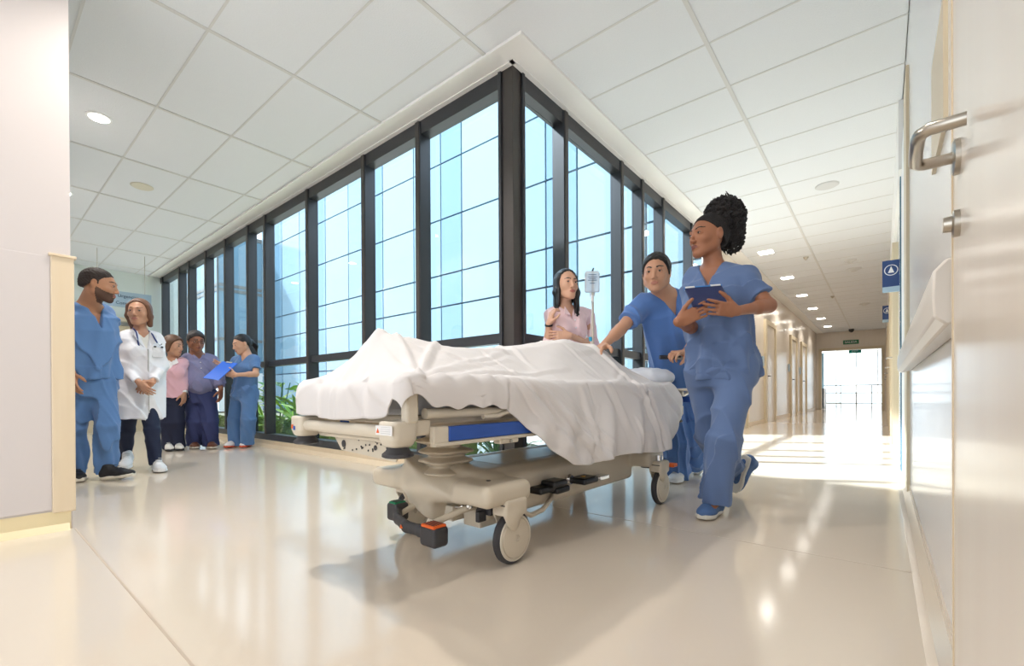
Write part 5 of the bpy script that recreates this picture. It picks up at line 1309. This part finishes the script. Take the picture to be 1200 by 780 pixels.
stt = obj('stethoscope', MB().tube([tuple(p) for p in cat(sp_)], .006, 8), st, q['root'], smooth=True)
obj('chest_piece', MB().lathe(tuple(sp_[0]), tuple(F_), [(.016, 0), (.018, .004), (.016, .012), (.008, .016)], 20), M['chrome'], stt, smooth=True)
obj('ear_tube', MB().tube([tuple(sp_[-1]), tuple(sp_[-1]+S_*.02-U_*.02), tuple(sp_[-1]+S_*.035-U_*.005)], .004, 8), M['chrome'], stt, smooth=True)
hp = (q['q']['w0']+q['q']['w1'])/2; obj('held_pen', MB().tube([tuple(hp-U_*.07+CR*.01), tuple(hp-U_*.11+CR*.045)], .004, 8), M['white'], q['root'])
# ---- elderly woman in a pink sweater
def bob(s, c, R, sc):
    P = hair_cap(s, c, R, sc, .018, ((.062, .080), (.010, .0)), -.075)
    for x in (-1, 1): s.cap(P(x*.070, -.005, .04), P(x*.074, -.012, -.055), .026, .024, .03)
    s.ell(P(0, -.06, -.02), R, (.078, .060, .070), .03)
    s.ell(P(0, .118, -.030), R, (.062*sc, .085*sc, .096*sc), .010, 's')
lf, lr = lb(204)
hf6 = nrm(lr*.75+lf*.62-UPZ*.16)
J = dict(head=at(204, 405, 5.22), neck=at(203, 420, 5.26), s0=at(194, 425, 5.24), s1=at(214, 425, 5.30),
         e0=at(191, 446, 5.24), w0=at(191, 460, 5.20), e1=at(215, 445, 5.32), w1=at(216, 460, 5.26),
         h0=at(198, 464, 5.26), h1=at(208, 464, 5.28), k0=at(197, 494, 5.24), k1=at(207, 494, 5.26), a0=at(197, 520, 5.28), a1=at(208, 519, 5.30), t0=at(199, 524, 5.2), t1=at(210, 523, 5.22))
he0 = at(196, 526, 5.32); to0 = at(200, 528, 5.12); he1 = at(207, 524, 5.36); to1 = at(212, 526, 5.16)
for v in (he0, to0, he1, to1): v.z = .004
N6 = person('older woman with a brown bob in a pale pink sweater and navy trousers', .0068, J, dict(
    fem=True, hs=.98, hf=hf6, hu=UPZ, skin='tan', hair='brown', chest=.120, waist=.118, hip=.130, chestd=.095, waistd=.095, hipd=.098, build=.85, neckr=.044,
    hand0=dict(d=-UPZ+CF*.1, n=CR, t=CF, curl=(.4, .4, .5, .5), sc=.95), hand1=dict(d=-UPZ+CF*.1, n=-CR, t=CF, curl=(.4, .4, .5, .5), sc=.95),
    trousers=dict(mat=mat('navy_cloth', (28, 34, 60), .8), r=(.078, .074, .070), loose=.014, ext=.03, fold=.005, wr=.003),
    shoes=dict(mat=mat('shoe_pale', (226, 222, 214), .6), sole=M['dark'], heel0=he0, toe0=to0, heel1=he1, toe1=to1, w=.085, h=.075, lacemat=M['grid']),
    tops=[dict(name='white_shirt', mat=mat('shirt_white', (236, 236, 236), .8), hem=.04, loose=.004, vneck=(.05, .03), sleeve='long', slen=1.0, sr=(.044, .044), fold=.002, wr=.001),
          dict(name='sweater', mat=mat('sweater_pink', (228, 180, 190), .95, bump=(60, .3, .004), sheen=.4), hem=-.015, loose=.018, vneck=(.13, .058), sleeve='long', slen=.80, sr=(.052, .052), fold=.004, waistf=1.2, wr=.004)],
    hairfn=bob, base=(-6.42, 1.58, 0)))
q = N6; n0 = q['q']['neck']
for sx in (-1, 1):
    obj('collar', MB().prism([tuple(n0+q['side']*sx*.02+q['front']*.07-q['up']*.05), tuple(n0+q['side']*sx*.045+q['front']*.05+q['up']*.01), tuple(n0+q['side']*sx*.075+q['front']*.085-q['up']*.05), tuple(n0+q['side']*sx*.03+q['front']*.10-q['up']*.08)], tuple(q['front']*.006)), M['white'], q['root'], bevel=.003)
# ---- older man with glasses, checked shirt and a brown belt
def parted(s, c, R, sc):
    P = hair_cap(s, c, R, sc, .014, ((.066, .066), (.006, .010)), -.07, .003)
    s.cap(P(.02, .05, .095), P(-.045, .055, .070), .022, .02, .02); s.cap(P(.03, .05, .09), P(.06, .03, .06), .018, .018, .02)
lf, lr = lb(230)
hf7 = nrm(lr*.28+lf*.92-UPZ*.16)
J = dict(head=at(230, 400, 5.42), neck=at(231, 416, 5.48), s0=at(219, 422, 5.42), s1=at(247, 422, 5.60),
         e0=at(214, 442, 5.56), w0=at(216, 458, 5.60), e1=at(256, 440, 5.56), w1=at(259, 456, 5.48),
         h0=at(226, 463, 5.50), h1=at(243, 463, 5.52), k0=at(228, 493, 5.46), k1=at(246, 493, 5.48), a0=at(228, 518, 5.50), a1=at(247, 518, 5.52), t0=at(229, 523, 5.4), t1=at(250, 523, 5.42))
he0 = at(229, 521, 5.58); to0 = at(228, 525.5, 5.34); he1 = at(246, 521, 5.58); to1 = at(250, 525, 5.34)
for v in (he0, to0, he1, to1): v.z = .004
chk = mat('checked_shirt', (122, 126, 164), .8, var=(26, (146, 142, 176)))
N7 = person('older man with glasses in a blue-grey checked shirt, brown belt and navy trousers', .0068, J, dict(
    hs=1.06, hf=hf7, hu=UPZ, skin='deep', hair='greying', chest=.160, waist=.162, hip=.165, chestd=.125, waistd=.145, hipd=.13, build=1.1, neckr=.060, belly=.035,
    hand0=dict(d=-UPZ, n=CR, t=CF, curl=(.5, .5, .5, .5)), hand1=dict(d=-UPZ+CF*.1, n=-CR, t=CF, curl=(.4, .5, .5, .6)),
    trousers=dict(mat=mat('trousers_navy', (58, 66, 112), .8), r=(.100, .086, .078), loose=.012, ext=.02, fold=.008, rise=.15, wr=.004),
    shoes=dict(mat=mat('shoe_brown', (110, 66, 44), .5), sole=mat('sole_pale', (210, 200, 186), .6), heel0=he0, toe0=to0, heel1=he1, toe1=to1, w=.105, h=.085, lacemat=M['dark']),
    tops=[dict(name='shirt', mat=chk, hem=.10, loose=.014, hemw=.182, hemd=.165, vneck=(.055, .030), sleeve='long', slen=.80, sr=(.066, .062), fold=.003, waistf=1.1, wr=.006)],
    hairfn=parted, base=(-6.33, 1.83, 0)))
q = N7; S_, F_, U_ = q['side'], q['front'], q['up']; hm, n0 = q['hm'], q['q']['neck']
bl = MB(); vs_ = []; nb_ = 36
for zz, rr in ((.085, 0), (.088, .006), (.118, .006), (.121, 0)):
    for k in range(nb_): a = 2*PI*k/nb_; vs_.append(tuple(hm+U_*zz+S_*math.cos(a)*(.178+rr)+F_*math.sin(a)*(.168+rr)))
bl.add(vs_, [(i*nb_+k, i*nb_+(k+1) % nb_, (i+1)*nb_+(k+1) % nb_, (i+1)*nb_+k) for i in range(3) for k in range(nb_)])
belt = obj('belt', bl, mat('belt_brown', (122, 70, 42), .45), q['root'], smooth=True)
obj('buckle', MB().obox(tuple(hm+U_*.103+F_*.178), tuple(S_*.026), tuple(U_*.018), tuple(F_*.004)), mat('buckle_brass', (196, 160, 104), .3, 1), belt, bevel=.003)
for k in range(5): obj('button', MB().lathe(tuple(n0+F_*(.125+.014*k)-U_*(.09+.07*k)), tuple(F_), [(.006, 0), (.006, .006)], 10), M['label'], q['root'])
for sx in (-1, 1): obj('collar', MB().prism([tuple(n0+S_*sx*.055+F_*.03+U_*.025), tuple(n0+S_*sx*.014+F_*.092-U_*.035), tuple(n0+S_*sx*.062+F_*.098-U_*.045)], tuple(F_*.006)), chk, q['root'], bevel=.003)
gl = MB(); P = q['P']; X7, Y7, Z7 = q['R']
for sx in (-1, 1): gl.tube([tuple(P(sx*.033+.023*math.cos(a), .094, .004+.017*math.sin(a))) for a in np.linspace(0, 2*PI, 17)], .0022, 6)
gl.tube([tuple(P(-.010, .096, .006)), tuple(P(.010, .096, .006))], .002, 6)
for sx in (-1, 1): gl.tube([tuple(P(sx*.056, .092, .008)), tuple(P(sx*.080, -.01, .012))], .002, 6)
g_ = obj('glasses', gl, M['black'], q['root'], smooth=True)
# ---- woman with a ponytail in blue scrubs holding the clipboard
def pony(s, c, R, sc):
    P = hair_cap(s, c, R, sc, .007, ((.062, .080), (-.004, .012)), -.055)
    s.sph(P(0, -.115, .0), .024, .02); s.cap(P(0, -.12, -.005), P(0.01, -.15, -.07), .026, .026, .02); s.cap(P(.01, -.15, -.07), P(.01, -.14, -.13), .026, .010, .02)
lf, lr = lb(283)
hf8 = nrm(-lr*.86+lf*.30-UPZ*.34)
J = dict(head=at(283, 403, 5.50), neck=at(290, 417, 5.52), s0=at(277, 423, 5.58), s1=at(299, 422, 5.50),
         e0=at(275, 441, 5.66), w0=at(264, 430, 5.48), e1=at(300, 438, 5.40), w1=at(277, 439, 5.24),
         h0=at(281, 460, 5.60), h1=at(293, 460, 5.50), k0=at(276, 490, 5.56), k1=at(291, 490, 5.46), a0=at(276, 517, 5.58), a1=at(290, 515, 5.52), t0=at(268, 522, 5.5), t1=at(284, 521, 5.44))
he0 = at(278, 520, 5.62); to0 = at(264, 524.5, 5.42); he1 = at(293, 518, 5.66); to1 = at(283, 523, 5.44)
for v in (he0, to0, he1, to1): v.z = .004
N8 = person('woman with a dark ponytail in blue scrubs looking down at the blue clipboard', .0066, J, dict(
    fem=True, hs=1.0, hf=hf8, hu=UPZ, skin='fair', hair='black', chest=.128, waist=.120, hip=.145, chestd=.095, waistd=.09, hipd=.10, build=.90, neckr=.043,
    hand0=dict(d=-CR*.6+UPZ*.6+CF*.2, n=-UPZ, t=UPZ+CF, curl=(.2, .8, 1.0, 1.0), sc=.92), hand1=dict(d=-CR*.95+UPZ*.08, n=-CF*.8+UPZ*.3, t=UPZ, curl=(.1, .2, .3, .3), sc=.92),
    trousers=dict(mat=SCRUB['mid'], r=(.092, .080, .078), loose=.018, ext=.03, fold=.007, wr=.003),
    shoes=dict(mat=mat('sneaker_pale', (236, 232, 232), .6), sole=mat('sole_coral', (226, 96, 66), .6), heel0=he0, toe0=to0, heel1=he1, toe1=to1, w=.09, h=.075, lacemat=M['grid']),
    tops=[dict(name='scrub_top', mat=SCRUB['mid'], hem=-.06, loose=.020, vneck=(.09, .05), slen=.68, sr=(.056, .066), fold=.006, phase=.2, waistf=1.6, wr=.005)],
    hairfn=pony, base=(-6.15, 2.12, 0)))
cb = at(258.5, 434, 5.22); cr_ = nrm(CR*.93-UPZ*.30*0+CF*.25-UPZ*.12); cu_ = nrm(UPZ*.62-CF*.62+CR*.55); cu_ = nrm(cu_-cr_*np.dot(cu_, cr_)); cn_ = np.cross(cr_, cu_)
cl_ = obj('clipboard', MB().obox(tuple(V3(cb)), tuple(cr_*.112), tuple(cu_*.155), tuple(cn_*.003)), mat('clipboard_blue', (16, 106, 226), .35), loc=tuple(V3(cb)), bevel=.002); tag(cl_, 'bright blue clipboard held by the woman with the ponytail', 'clipboard')
obj('metal_clip', MB().obox(tuple(V3(cb)+cu_*.146+cn_*.006), tuple(cr_*.045), tuple(cu_*.012), tuple(cn_*.005)), M['chrome'], cl_, bevel=.002)
